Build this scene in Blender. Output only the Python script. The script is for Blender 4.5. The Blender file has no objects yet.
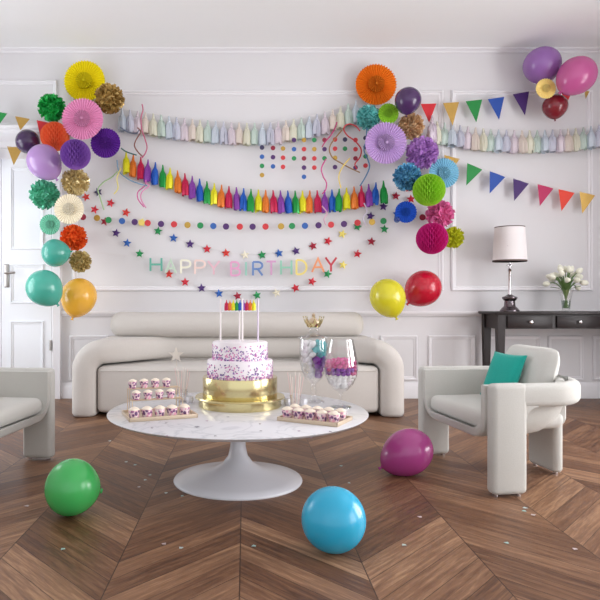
import bpy, bmesh, math, random
from mathutils import Vector, Matrix, Euler
R = math.radians
PI = math.pi
random.seed(7)
sc = bpy.context.scene
COL = sc.collection
H, F, CX, CY = 0.95, 614.0, 245.0, 300.0     # eye height, focal length in px, vanishing point of the room
WALL = 5.95                                   # distance of the far wall

def P(px, py, D):
    """where a point of the photograph lies at the depth D into the room"""
    return Vector(((px - CX) * D / F, D, H + (CY - py) * D / F))
def S(n, D):
    return n * D / F

# ------------------------------------------------------------------ materials
def lin(c):
    c = c / 255.0
    return c / 12.92 if c <= 0.04045 else ((c + 0.055) / 1.055) ** 2.4
def rgb(r, g, b):
    return (lin(r), lin(g), lin(b), 1.0)

def base_mat(name):
    m = bpy.data.materials.new(name)
    m.use_nodes = True
    nt = m.node_tree
    return m, nt, nt.nodes['Principled BSDF']

def link(nt, a, b):
    nt.links.new(a, b)

def mat(name, col, rough=0.5, metal=0.0, coat=0.0, sheen=0.0, bump=0.0, bscale=200.0, vary=0.0, vscale=8.0, spec=0.5, sub=0.0, c2=None):
    m, nt, b = base_mat(name)
    c = rgb(*col)
    b.inputs['Base Color'].default_value = c
    b.inputs['Roughness'].default_value = rough
    b.inputs['Metallic'].default_value = metal
    b.inputs['Coat Weight'].default_value = coat
    b.inputs['Coat Roughness'].default_value = 0.1
    b.inputs['Sheen Weight'].default_value = sheen
    b.inputs['Specular IOR Level'].default_value = spec
    if sub:
        b.inputs['Subsurface Weight'].default_value = sub
        b.inputs['Subsurface Radius'].default_value = (0.02, 0.02, 0.02)
        b.inputs['Subsurface Scale'].default_value = 0.5
    tc = nt.nodes.new('ShaderNodeTexCoord')
    n = nt.nodes.new('ShaderNodeTexNoise')
    n.inputs['Scale'].default_value = vscale
    n.inputs['Detail'].default_value = 4
    link(nt, tc.outputs['Object'], n.inputs['Vector'])
    mx = nt.nodes.new('ShaderNodeMixRGB')
    mx.inputs['Color1'].default_value = tuple(x * (1 - vary) for x in c[:3]) + (1,)
    mx.inputs['Color2'].default_value = rgb(*c2) if c2 else tuple(min(1, x * (1 + vary)) for x in c[:3]) + (1,)
    link(nt, n.outputs['Fac'], mx.inputs['Fac'])
    link(nt, mx.outputs['Color'], b.inputs['Base Color'])
    if bump:
        n2 = nt.nodes.new('ShaderNodeTexNoise')
        n2.inputs['Scale'].default_value = bscale
        n2.inputs['Detail'].default_value = 2
        link(nt, tc.outputs['Object'], n2.inputs['Vector'])
        bp = nt.nodes.new('ShaderNodeBump')
        bp.inputs['Strength'].default_value = bump
        bp.inputs['Distance'].default_value = 0.005
        link(nt, n2.outputs['Fac'], bp.inputs['Height'])
        link(nt, bp.outputs['Normal'], b.inputs['Normal'])
    return m

def glass_mat(name, tint=(255, 255, 255), gloss=0.12):
    m, nt, b = base_mat(name)
    nt.nodes.remove(b)
    out = nt.nodes['Material Output']
    t = nt.nodes.new('ShaderNodeBsdfTransparent'); t.inputs['Color'].default_value = rgb(*tint)
    g = nt.nodes.new('ShaderNodeBsdfGlossy'); g.inputs['Roughness'].default_value = 0.03
    lw = nt.nodes.new('ShaderNodeLayerWeight'); lw.inputs['Blend'].default_value = 0.35
    ml = nt.nodes.new('ShaderNodeMath'); ml.operation = 'MULTIPLY_ADD'
    ml.inputs[1].default_value = 0.42; ml.inputs[2].default_value = gloss * 0.5
    mix = nt.nodes.new('ShaderNodeMixShader')
    link(nt, lw.outputs['Facing'], ml.inputs[0])
    link(nt, ml.outputs[0], mix.inputs['Fac'])
    link(nt, t.outputs[0], mix.inputs[1]); link(nt, g.outputs[0], mix.inputs[2])
    link(nt, mix.outputs[0], out.inputs['Surface'])
    return m

def floor_mat():
    m, nt, b = base_mat('chevron_oak')
    N = nt.nodes.new
    def M(op, a, bb=None, c=None):
        n = N('ShaderNodeMath'); n.operation = op
        for i, v in enumerate((a, bb, c)):
            if v is None: continue
            if isinstance(v, (int, float)): n.inputs[i].default_value = v
            else: link(nt, v, n.inputs[i])
        return n.outputs[0]
    tc = N('ShaderNodeTexCoord'); sp = N('ShaderNodeSeparateXYZ')
    link(nt, tc.outputs['Object'], sp.inputs[0])
    W = 0.44
    x = M('ADD', sp.outputs[0], 0.02 + W * 20)
    y = M('ADD', sp.outputs[1], 0.06)
    mm = M('PINGPONG', x, W)
    v = M('ADD', y, M('MULTIPLY', mm, 1.08))
    PW = 0.145
    vi = M('FLOOR', M('DIVIDE', v, PW))
    ci = M('FLOOR', M('DIVIDE', x, W))
    wn = N('ShaderNodeTexWhiteNoise'); wn.noise_dimensions = '2D'
    cb = N('ShaderNodeCombineXYZ'); link(nt, vi, cb.inputs[0]); link(nt, ci, cb.inputs[1])
    link(nt, cb.outputs[0], wn.inputs['Vector'])
    rnd = wn.outputs['Value']
    along = M('SUBTRACT', M('MULTIPLY', mm, 1.0), M('MULTIPLY', y, 1.0))
    gc = N('ShaderNodeCombineXYZ')
    link(nt, M('ADD', M('MULTIPLY', along, 1.3), M('MULTIPLY', rnd, 37.0)), gc.inputs[0])
    link(nt, M('MULTIPLY', v, 16.0), gc.inputs[1])
    link(nt, M('MULTIPLY', rnd, 11.0), gc.inputs[2])
    g1 = N('ShaderNodeTexNoise'); g1.inputs['Scale'].default_value = 2.2; g1.inputs['Detail'].default_value = 6; g1.inputs['Distortion'].default_value = 0.6
    link(nt, gc.outputs[0], g1.inputs['Vector'])
    g2 = N('ShaderNodeTexNoise'); g2.inputs['Scale'].default_value = 9.0; g2.inputs['Detail'].default_value = 4
    link(nt, gc.outputs[0], g2.inputs['Vector'])
    tone = M('ADD', M('MULTIPLY', rnd, 0.30), M('ADD', M('MULTIPLY', g1.outputs['Fac'], 0.80), M('MULTIPLY', g2.outputs['Fac'], 0.34)))
    tone = M('SUBTRACT', tone, 0.22)
    cr = N('ShaderNodeValToRGB')
    e = cr.color_ramp.elements
    e[0].position = 0.20; e[0].color = rgb(74, 47, 32)
    e[1].position = 0.82; e[1].color = rgb(172, 134, 102)
    k = e.new(0.42); k.color = rgb(110, 76, 54)
    k = e.new(0.62); k.color = rgb(138, 102, 76)
    link(nt, tone, cr.inputs[0])
    fv = M('FRACT', M('DIVIDE', v, PW)); fx = M('FRACT', M('DIVIDE', x, W))
    gap = M('MAXIMUM', M('LESS_THAN', fv, 0.028), M('LESS_THAN', fx, 0.010))
    mx = N('ShaderNodeMixRGB'); mx.inputs['Color2'].default_value = rgb(48, 30, 22)
    link(nt, M('MULTIPLY', gap, 0.8), mx.inputs['Fac']); link(nt, cr.outputs[0], mx.inputs['Color1'])
    link(nt, mx.outputs[0], b.inputs['Base Color'])
    rr = M('MULTIPLY_ADD', g1.outputs['Fac'], 0.25, 0.30)
    link(nt, rr, b.inputs['Roughness'])
    b.inputs['Specular IOR Level'].default_value = 0.35
    bp = N('ShaderNodeBump'); bp.inputs['Strength'].default_value = 0.25; bp.inputs['Distance'].default_value = 0.004
    link(nt, M('SUBTRACT', g1.outputs['Fac'], gap), bp.inputs['Height'])
    link(nt, bp.outputs['Normal'], b.inputs['Normal'])
    return m

def marble_mat():
    m, nt, b = base_mat('white_marble')
    N = nt.nodes.new
    tc = N('ShaderNodeTexCoord')
    n = N('ShaderNodeTexNoise'); n.inputs['Scale'].default_value = 3.2; n.inputs['Detail'].default_value = 8; n.inputs['Distortion'].default_value = 1.6
    link(nt, tc.outputs['Object'], n.inputs['Vector'])
    cr = N('ShaderNodeValToRGB'); e = cr.color_ramp.elements
    e[0].position = 0.47; e[0].color = rgb(229, 228, 232)
    e[1].position = 0.54; e[1].color = rgb(229, 228, 232)
    k = e.new(0.505); k.color = rgb(212, 212, 217)
    link(nt, n.outputs['Fac'], cr.inputs[0]); link(nt, cr.outputs[0], b.inputs['Base Color'])
    b.inputs['Roughness'].default_value = 0.22
    return m

def speckle_mat(name, base, spots, scale, rough=0.5, thr=0.36):
    m, nt, b = base_mat(name)
    N = nt.nodes.new
    tc = N('ShaderNodeTexCoord')
    v = N('ShaderNodeTexVoronoi'); v.inputs['Scale'].default_value = scale
    link(nt, tc.outputs['Object'], v.inputs['Vector'])
    cr = N('ShaderNodeValToRGB'); cr.color_ramp.interpolation = 'CONSTANT'
    e = cr.color_ramp.elements
    e[0].position = 0; e[0].color = rgb(*spots[0]); e[1].position = 1.0 / len(spots); e[1].color = rgb(*spots[1])
    for i, s in enumerate(spots[2:]):
        k = e.new((i + 2) / len(spots)); k.color = rgb(*s)
    link(nt, v.outputs['Color'], cr.inputs[0])
    lt = N('ShaderNodeMath'); lt.operation = 'LESS_THAN'; lt.inputs[1].default_value = thr
    link(nt, v.outputs['Distance'], lt.inputs[0])
    mx = N('ShaderNodeMixRGB'); mx.inputs['Color1'].default_value = rgb(*base)
    link(nt, lt.outputs[0], mx.inputs['Fac']); link(nt, cr.outputs[0], mx.inputs['Color2'])
    link(nt, mx.outputs[0], b.inputs['Base Color'])
    b.inputs['Roughness'].default_value = rough
    return m

_cache = {}
def paper(col, key=None):
    k = ('paper', col)
    if k not in _cache: _cache[k] = mat('tissue_paper', col, 0.75, vary=0.06, vscale=30, spec=0.2)
    return _cache[k]
def foil(col, metal=0.4, rough=0.26):
    k = ('foil', col, metal)
    if k not in _cache: _cache[k] = mat('foil', col, rough, metal, vary=0.1, vscale=40)
    return _cache[k]
def latex(col):
    k = ('latex', col)
    if k not in _cache: _cache[k] = mat('balloon_latex', col, 0.26, 0.0, coat=0.25, vary=0.03, vscale=3, spec=0.55)
    return _cache[k]
def card(col, rough=0.55):
    k = ('card', col)
    if k not in _cache: _cache[k] = mat('glossy_card', col, rough, 0.0, vary=0.05, vscale=20)
    return _cache[k]

M_wall = mat('wall_paint', (228, 226, 228), 0.7, vary=0.008, vscale=2, bump=0.03, bscale=300)
M_ceil = mat('ceiling_paint', (248, 248, 248), 0.8, vary=0.005)
M_trim = mat('trim_paint', (240, 238, 241), 0.45, vary=0.005)
M_door = mat('door_paint', (248, 250, 255), 0.4, vary=0.005)
M_floor = floor_mat()
M_marble = marble_mat()
M_tulip = mat('white_lacquer', (222, 222, 228), 0.25, vary=0.01)
M_sofa = mat('sofa_linen', (208, 202, 196), 0.9, sheen=0.2, bump=0.25, bscale=900, vary=0.03, vscale=60, spec=0.2)
M_chair = mat('boucle_cream', (206, 204, 198), 0.95, sheen=0.25, bump=0.5, bscale=420, vary=0.07, vscale=160, spec=0.15)
M_chairpad = mat('boucle_cushion', (214, 212, 206), 0.95, sheen=0.25, bump=0.5, bscale=420, vary=0.06, vscale=160, spec=0.15)
M_pillow_teal = mat('teal_linen', (34, 166, 152), 0.85, sheen=0.2, bump=0.4, bscale=500, vary=0.08, vscale=90, spec=0.2)
M_dark = mat('espresso_wood', (38, 29, 29), 0.38, vary=0.12, vscale=14, spec=.35)
M_chrome = mat('polished_chrome', (205, 200, 202), 0.12, 1.0)
M_pewter = mat('smoked_pewter', (112, 104, 108), 0.22, 0.9, vary=0.05)
M_shade = mat('lamp_shade_fabric', (238, 232, 232), 0.85, bump=0.1, bscale=600, vary=0.02, vscale=80)
M_brownrim = mat('shade_trim_brown', (92, 72, 68), 0.6)
M_gold = mat('brushed_gold', (216, 202, 152), 0.2, 1.0, vary=0.06, vscale=6)
M_rosegold = mat('rose_gold_wire', (214, 194, 168), 0.3, 0.8)
M_traywood = mat('blush_tray', (208, 188, 164), 0.45, 0.2, vary=0.04)
M_frost = mat('white_frosting', (247, 240, 244), 0.5, vary=0.01, sub=0.0)
M_cream = mat('whipped_cream', (246, 232, 214), 0.5, vary=0.03, vscale=60)
M_cup = speckle_mat('cake_pot_layers', (232, 204, 208), [(160, 92, 140), (222, 160, 178), (104, 66, 108), (240, 226, 220)], 78, 0.35, 0.60)
M_glass = glass_mat('clear_glass')
M_green = mat('tulip_green', (104, 136, 78), 0.5, vary=0.15, vscale=30)
M_petal = mat('tulip_white', (244, 243, 226), 0.55, vary=0.03, vscale=30)
M_steel = mat('brushed_steel', (176, 172, 168), 0.3, 1.0)
M_string = mat('white_string', (226, 222, 222), 0.7)
M_silver = mat('silver_foil', (205, 214, 220), 0.25, 0.7)

# ------------------------------------------------------------------ mesh builder
class MB:
    def __init__(s): s.v = []; s.f = []
    def add(s, vs, fs, M=None):
        o = len(s.v)
        for p in vs:
            p = Vector(p)
            s.v.append(M @ p if M else p)
        s.f += [tuple(i + o for i in f) for f in fs]
        return s
    def box(s, x0, x1, y0, y1, z0, z1, M=None):
        vs = [(x, y, z) for x in (x0, x1) for y in (y0, y1) for z in (z0, z1)]
        return s.add(vs, [(0, 1, 3, 2), (4, 6, 7, 5), (0, 4, 5, 1), (2, 3, 7, 6), (0, 2, 6, 4), (1, 5, 7, 3)], M)
    def rbox(s, x0, x1, y0, y1, z0, z1, r, seg=3, M=None, puff=0.0):
        bm = bmesh.new()
        bmesh.ops.create_cube(bm, size=1)
        for v in bm.verts:
            v.co = Vector((x0 + (v.co.x + .5) * (x1 - x0), y0 + (v.co.y + .5) * (y1 - y0), z0 + (v.co.z + .5) * (z1 - z0)))
        bmesh.ops.bevel(bm, geom=list(bm.edges), offset=r, segments=seg, profile=0.5, affect='EDGES')
        bm.verts.index_update()
        s.add([v.co.copy() for v in bm.verts], [tuple(v.index for v in f.verts) for f in bm.faces], M)
        bm.free()
        return s
    def lathe(s, prof, seg=32, M=None, rfun=None):
        vs, fs = [], []
        n = len(prof)
        for (r, z) in prof:
            for k in range(seg):
                a = 2 * PI * k / seg
                rr = r * (rfun(a, z) if rfun else 1)
                vs.append((rr * math.cos(a), rr * math.sin(a), z))
        for i in range(n - 1):
            for k in range(seg):
                k2 = (k + 1) % seg
                fs.append((i * seg + k, i * seg + k2, (i + 1) * seg + k2, (i + 1) * seg + k))
        if prof[0][0] > 1e-6: fs.append(tuple(reversed(range(seg))))
        if prof[-1][0] > 1e-6: fs.append(tuple((n - 1) * seg + k for k in range(seg)))
        return s.add(vs, fs, M)
    def lathe_open(s, prof, seg=32, M=None):
        vs, fs = [], []
        n = len(prof)
        for (r, z) in prof:
            for k in range(seg):
                a = 2 * PI * k / seg
                vs.append((r * math.cos(a), r * math.sin(a), z))
        for i in range(n - 1):
            for k in range(seg):
                k2 = (k + 1) % seg
                fs.append((i * seg + k, i * seg + k2, (i + 1) * seg + k2, (i + 1) * seg + k))
        return s.add(vs, fs, M)
    def sweep(s, secs, closed_path=False, cap=True):
        """secs: list of rings (equal length lists of points)"""
        n = len(secs[0]); vs = [p for r in secs for p in r]; fs = []
        m = len(secs)
        for i in range(m if closed_path else m - 1):
            j = (i + 1) % m
            for k in range(n):
                k2 = (k + 1) % n
                fs.append((i * n + k, i * n + k2, j * n + k2, j * n + k))
        if cap and not closed_path:
            fs.append(tuple(reversed(range(n)))); fs.append(tuple((m - 1) * n + k for k in range(n)))
        return s.add(vs, fs)
    def tube(s, pts, r, seg=6, closed=False):
        pts = [Vector(p) for p in pts]
        secs = []
        up = None
        for i, p in enumerate(pts):
            if closed:
                t = pts[(i + 1) % len(pts)] - pts[i - 1]
            else:
                t = pts[min(i + 1, len(pts) - 1)] - pts[max(i - 1, 0)]
            t.normalize()
            if up is None:
                up = Vector((0, 0, 1)) if abs(t.z) < .9 else Vector((1, 0, 0))
            a = t.cross(up)
            if a.length < 1e-4: a = t.cross(Vector((0.3, 1, 0.2)))
            a.normalize(); b = a.cross(t).normalized(); up = b
            rr = r(i / (len(pts) - 1)) if callable(r) else r
            secs.append([p + a * rr * math.cos(2 * PI * k / seg) + b * rr * math.sin(2 * PI * k / seg) for k in range(seg)])
        return s.sweep(secs, closed)
    def prism(s, poly, y0, y1, M=None):
        """polygon in the XZ plane pulled from y0 to y1"""
        n = len(poly)
        vs = [(x, y0, z) for x, z in poly] + [(x, y1, z) for x, z in poly]
        fs = [tuple(range(n)), tuple(reversed(range(n, 2 * n)))]
        fs += [(i, i + n, (i + 1) % n + n, (i + 1) % n) for i in range(n)]
        return s.add(vs, fs, M)
    def mesh(s, name, m, ang=38):
        me = bpy.data.meshes.new(name)
        me.from_pydata([tuple(p) for p in s.v], [], s.f)
        me.validate()
        bm = bmesh.new(); bm.from_mesh(me)
        bmesh.ops.recalc_face_normals(bm, faces=bm.faces)
        bm.to_mesh(me); bm.free()
        for p in me.polygons: p.use_smooth = True
        me.set_sharp_from_angle(angle=R(ang))
        me.materials.append(m)
        return me
    def build(s, name, m, parent=None, ang=38, loc=None, rot=None):
        return obj(name, s.mesh(name, m, ang), parent, loc, rot)

def obj(name, me, parent=None, loc=None, rot=None):
    o = bpy.data.objects.new(name, me)
    COL.objects.link(o)
    if parent: o.parent = parent
    if loc is not None: o.location = loc
    if rot is not None: o.rotation_euler = rot
    return o
def tag(o, label=None, cat=None, group=None, kind=None):
    if label: o['label'] = label
    if cat: o['category'] = cat
    if group: o['group'] = group
    if kind: o['kind'] = kind
    return o
def empty(name, loc, label, cat, group=None, rz=0.0, rot=None):
    o = bpy.data.objects.new(name, None); COL.objects.link(o)
    o.location = loc
    o.rotation_euler = rot if rot is not None else (0, 0, rz)
    o.empty_display_size = 0.05
    return tag(o, label, cat, group)
def copy_tree(o, parent=None):
    c = o.copy(); COL.objects.link(c)
    if parent: c.parent = parent
    for ch in list(o.children): copy_tree(ch, c)
    return c
def smooth(pts, n=6):
    """Catmull-Rom through points"""
    pts = [Vector(p) for p in pts]
    out = []
    for i in range(len(pts) - 1):
        p0 = pts[max(i - 1, 0)]; p1 = pts[i]; p2 = pts[i + 1]; p3 = pts[min(i + 2, len(pts) - 1)]
        for k in range(n):
            t = k / n
            out.append(0.5 * ((2 * p1) + (p2 - p0) * t + (2 * p0 - 5 * p1 + 4 * p2 - p3) * t * t + (3 * p1 - p0 - 3 * p2 + p3) * t ** 3))
    out.append(pts[-1])
    return out
def rrect(w, h, r, seg=4):
    """rounded rectangle outline centred on 0: list of (u, v)"""
    r = min(r, w / 2 - 1e-4, h / 2 - 1e-4)
    out = []
    for cx, cy, a0 in ((w / 2 - r, h / 2 - r, 0), (-w / 2 + r, h / 2 - r, 90), (-w / 2 + r, -h / 2 + r, 180), (w / 2 - r, -h / 2 + r, 270)):
        for k in range(seg + 1):
            a = R(a0 + 90 * k / seg)
            out.append((cx + r * math.cos(a), cy + r * math.sin(a)))
    return out
def struct(mb, name, m, parent=None, ang=30):
    o = mb.build(name, m, parent, ang)
    if parent is None: o['kind'] = 'structure'
    return o

# ------------------------------------------------------------------ the room
XL, XR, YB, ZC = -3.2, 3.95, -1.4, H + 250.5 * WALL / F
struct(MB().box(XL - .1, XR + .1, YB, WALL + .1, -0.06, 0), 'floor', M_floor)
struct(MB().box(XL - .1, XR + .1, YB, WALL + .1, ZC, ZC + .1), 'ceiling', M_ceil)
struct(MB().box(XL - .1, XR + .1, WALL, WALL + .1, 0, ZC), 'wall_back', M_wall)
wl = MB()
LW = (3.75, 5.35)  # unseen opening, made up to let bluish light onto the door
wl.box(XL - .1, XL, YB, LW[0], 0, ZC).box(XL - .1, XL, LW[1], WALL, 0, ZC).box(XL - .1, XL, LW[0], LW[1], 0, .30).box(XL - .1, XL, LW[0], LW[1], 2.62, ZC)
struct(wl, 'wall_left', M_wall)
w = MB()
for y0, y1, z0, z1 in ((LW[0], LW[0] + .07, .30, 2.62), (LW[1] - .07, LW[1], .30, 2.62), (LW[0] + .07, LW[1] - .07, .30, .37), (LW[0] + .07, LW[1] - .07, 2.55, 2.62), (4.51, 4.59, .37, 2.55), (LW[0] + .07, 4.51, 1.9, 1.96), (4.59, LW[1] - .07, 1.9, 1.96)):
    w.box(XL - .08, XL - .03, y0, y1, z0, z1)
wo = struct(w, 'window_3', M_trim)  # added window frame around the made-up opening, out of view
MB().box(XL - .056, XL - .05, LW[0], LW[1], .30, 2.62).build('pane', M_glass, wo)
# the wall towards the daylight, with two tall openings
wr = MB()
ops = [(-0.9, 1.3), (2.0, 4.2)]
ys = [YB] + [v for o in ops for v in o] + [WALL]
for a, b in ((YB, -0.9), (1.3, 2.0), (4.2, WALL)): wr.box(XR, XR + .1, a, b, 0, ZC)
for a, b in ops:
    wr.box(XR, XR + .1, a, b, 0, 0.2); wr.box(XR, XR + .1, a, b, 2.62, ZC)
struct(wr, 'wall_right', M_wall)
for i, (a, b) in enumerate(ops):
    w = MB()
    c_ = (a + b) / 2
    for y0, y1, z0, z1 in ((a, a + .07, .2, 2.62), (b - .07, b, .2, 2.62), (a + .07, b - .07, .2, .27), (a + .07, b - .07, 2.55, 2.62),
                           (c_ - .04, c_ + .04, .27, 2.55), (a + .07, c_ - .04, 1.9, 1.96), (c_ + .04, b - .07, 1.9, 1.96)):
        w.box(XR + .03, XR + .08, y0, y1, z0, z1)
    wo = struct(w, 'window_%d' % (i + 1), M_trim)
    MB().box(XR + .05, XR + .056, a, b, .2, 2.62).build('pane', M_glass, wo)

def sx(px, D=WALL): return (px - CX) * D / F
def sz(py, D=WALL): return H + (CY - py) * D / F

def frame_mb(x0, x1, z0, z1, w, d, y=WALL, mb=None):
    """moulded rectangular frame standing on a wall"""
    prof = [(0, 0), (0, d * .55), (w * .2, d), (w * .42, d * .85), (w * .5, d * .45), (w * .82, d * .4), (w, d * .12), (w, 0)]
    mb = mb or MB()
    cs = [(x0, z0, 1, 1), (x1, z0, -1, 1), (x1, z1, -1, -1), (x0, z1, 1, -1)]
    secs = [[Vector((x + sx_ * u, y - t, z + sz_ * u)) for u, t in prof] for x, z, sx_, sz_ in cs]
    return mb.sweep(secs, True)
n_trim = [0]
def trim(mb, m=None):
    n_trim[0] += 1
    return struct(mb, 'trim_%d' % n_trim[0], m or M_trim)
# wall panels
trim(frame_mb(sx(73), sx(443), sz(291), sz(90.5), .048, .026))
trim(frame_mb(sx(451), sx(592), sz(291), sz(90.5), .048, .026))
trim(frame_mb(sx(601), sx(640), sz(291), sz(90.5), .048, .026))
trim(frame_mb(sx(-52), sx(57.5), sz(127), sz(80.5), .042, .024))
# chair rail, with a lower bead
def hbar(x0, x1, z0, z1, d, name=None):
    prof = [(0, z0), (d * .5, z0), (d * .75, z0 + (z1 - z0) * .35), (d, z0 + (z1 - z0) * .55), (d, z1 - .004), (d * .9, z1), (0, z1)]
    mb = MB()
    return mb.sweep([[Vector((x, WALL - t, z)) for t, z in prof] for x in (x0, x1)])
trim(hbar(sx(62), XR, sz(316.2), sz(311), .045))
for a, b in ((70, 108), (116, 160), (168, 214), (222, 268), (276, 322), (330, 372), (380, 417), (428, 475), (484, 540), (547.5, 583), (592, 640)):
    trim(frame_mb(sx(a), sx(b), sz(380), sz(335.5), .036, .022))
bb = MB()
bb.sweep([[Vector((x, WALL - t, z)) for t, z in ((0, 0), (.03, 0), (.03, sz(386.5)), (.022, sz(385)), (.012, sz(382.5)), (0, sz(382.5)))] for x in (sx(62), XR)])
struct(bb, 'baseboard_back', M_trim)
bl = MB().box(XL, XL + .025, YB, WALL, 0, .14); struct(bl, 'baseboard_left', M_trim)
br = MB().box(XR - .025, XR, YB, WALL, 0, .14); struct(br, 'baseboard_right', M_trim)
# cornice under the ceiling
cn = MB()
cp = [(0, ZC), (.055, ZC), (.05, ZC - .012), (.02, ZC - .02), (.014, ZC - .035), (0, ZC - .035)]
cn.sweep([[Vector((x, WALL - t, z)) for t, z in cp] for x in (XL, XR)])
trim(cn)
# door casing and head
dc = MB()
for a, b in ((52.5, 62), (-57, -47.5)):
    dc.sweep([[Vector((sx(a) + u * (sx(b) - sx(a)), WALL - t, z)) for u, t in ((0, 0), (0, .03), (.2, .045), (.8, .045), (.86, .06), (1, .06), (1, 0))] for z in (0, sz(160))])
trim(dc)
dh = MB()
prof = [(0, 160), (.05, 160), (.05, 150), (.06, 149), (.06, 143), (.10, 139), (.13, 136), (.13, 133.5), (.15, 132), (.15, 129.5), (0, 128.5)]
dh.sweep([[Vector((x, WALL - t, sz(z))) for t, z in prof] for x in (sx(-59), sx(63.5))])
trim(dh)
for i, (a, b) in enumerate(((3, 52.5), (-47.5, 2.4))):
    d = MB().box(sx(a), sx(b), WALL - .035, WALL, .008, sz(160))
    do = struct(d, 'door_%d' % (i + 1), M_door)
    for z0, z1 in ((386, 321), (303.5, 264.5), (250, 168)):
        frame_mb(sx(a + 9), sx(b - 7.5), sz(z0), sz(z1), .03, .018, WALL - .035).build('door_panel', M_door, do, 30)
    if i == 0:
        h = MB().rbox(sx(5.6), sx(10.8), WALL - .047, WALL - .034, sz(287.5), sz(264.5), .008)
        ho = h.build('handle_plate', M_steel, do)
        MB().tube(smooth([(sx(8.2), WALL - .045, sz(273.5)), (sx(8.2), WALL - .085, sz(273.5)), (sx(10), WALL - .09, sz(273.5)), (sx(18.5), WALL - .088, sz(273))], 4), .010, 8).build('door_lever', M_steel, ho)
        for zz in (200, 345):
            MB().lathe([(0.012, sz(zz + 5)), (0.012, sz(zz - 5))], 10, Matrix.Translation((sx(52), WALL - .045, 0))).build('hinge', M_steel, do)

# ------------------------------------------------------------------ sofa
def make_sofa():
    cx = (sx(72, 4.94) + sx(404, 4.94)) / 2; hw = (sx(404, 4.94) - sx(72, 4.94)) / 2 + .02
    root = empty('sofa', (cx, 5.4, 0), 'long pale grey upholstered sofa with a rounded bolster against the back wall', 'sofa')
    yf0, yb, ym = 4.94 - 5.4, 5.84 - 5.4, 5.48 - 5.4
    T, zt = .2, .625
    xo = hw - T / 2; rc = .145; zc = zt - T / 2
    half = []
    for k in range(5): half.append((-xo, .006 + (zc - rc - .006) * k / 4, 0.0))
    for k in range(1, 13):
        a = R(180 - 90 * k / 12)
        half.append((-xo + rc + rc * math.cos(a), zc - rc + rc * math.sin(a), .18 * k / 12))
    for k in range(1, 11):
        half.append((-xo + rc + .55 * k / 10, zc, .18 + .82 * k / 10))
    full = [(x, z, s) for x, z, s in half] + [(-x, z, s) for x, z, s in reversed(half)]
    secs = []
    for i, (x, z, s) in enumerate(full):
        a = full[max(i - 1, 0)]; b = full[min(i + 1, len(full) - 1)]
        t = Vector((b[0] - a[0], 0, b[1] - a[1])).normalized()
        nrm = Vector((-t.z, 0, t.x))
        e = s * s * (3 - 2 * s)
        yf = yf0 + (ym - yf0) * e
        d = yb - yf; yc = (yb + yf) / 2
        shr = 1.0
        ring = [Vector((x, yc + v, z)) + nrm * u for u, v in rrect(T, d, .085, 5)]
        if i in (0, len(full) - 1):
            ring = [Vector((x, yc + v, z)) + nrm * u for u, v in rrect(T - .03, d - .03, .07, 5)]
        secs.append(ring)
    # soften the foot of both arms
    first = secs[0]; secs.insert(1, [Vector((p.x, p.y, .03)) for p in [Vector((full[0][0], 0, 0)) + (q - Vector((full[0][0], 0, q.z))) for q in secs[1]]])
    last = secs[-2]; secs.insert(len(secs) - 1, [Vector((p.x, p.y, .03)) for p in last])
    MB().sweep(secs).build('upholstered_shell', M_sofa, root, 60)
    xi = hw - T - .006
    st = MB().rbox(-xi, xi, 4.985 - 5.4, 5.6 - 5.4, .03, .408, .045, 4)
    st.build('seat', M_sofa, root, 60)
    MB().tube([(-xi + .03, 4.985 - 5.4 - .001, .372), (xi - .03, 4.985 - 5.4 - .001, .372)], .004, 6).build('seat_piping', M_sofa, root)
    # backrest fill below the band
    MB().rbox(-xi + .1, xi - .1, 5.56 - 5.4, 5.8 - 5.4, .05, .5, .03).build('back_panel', M_sofa, root)
    bx0, bx1 = sx(111, 5.5) - cx, sx(363, 5.5) - cx
    secs = []
    rb = .112
    prof = []
    for k in range(9):
        a = PI / 2 * k / 8
        prof.append((bx0 + .09 - .09 * math.cos(a), .03 + (rb - .03) * math.sin(a)))
    prof = [(bx0, 0.005)] + prof
    prof += [(bx1 + bx0 - x, r) for x, r in reversed(prof)]
    for x, r in prof:
        secs.append([Vector((x, .12 + r * 1.15 * math.cos(2 * PI * k / 28), zt - .006 + rb + r * math.sin(2 * PI * k / 28))) for k in range(28)])
    bo = MB().sweep(secs).build('bolster', M_sofa, root, 70)
    ft = MB()
    for x in (-xi + .1, xi - .1):
        for y in (-.3, .3):
            MB().lathe([(.02, 0), (.025, .031)], 12, Matrix.Translation((x, y, 0))).build('foot', M_dark, root)
    for x in (-xo, xo):
        for y in (-.35, .3):
            MB().lathe([(.02, 0), (.025, .007)], 12, Matrix.Translation((x, y, 0))).build('foot', M_dark, root)
make_sofa()

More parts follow.
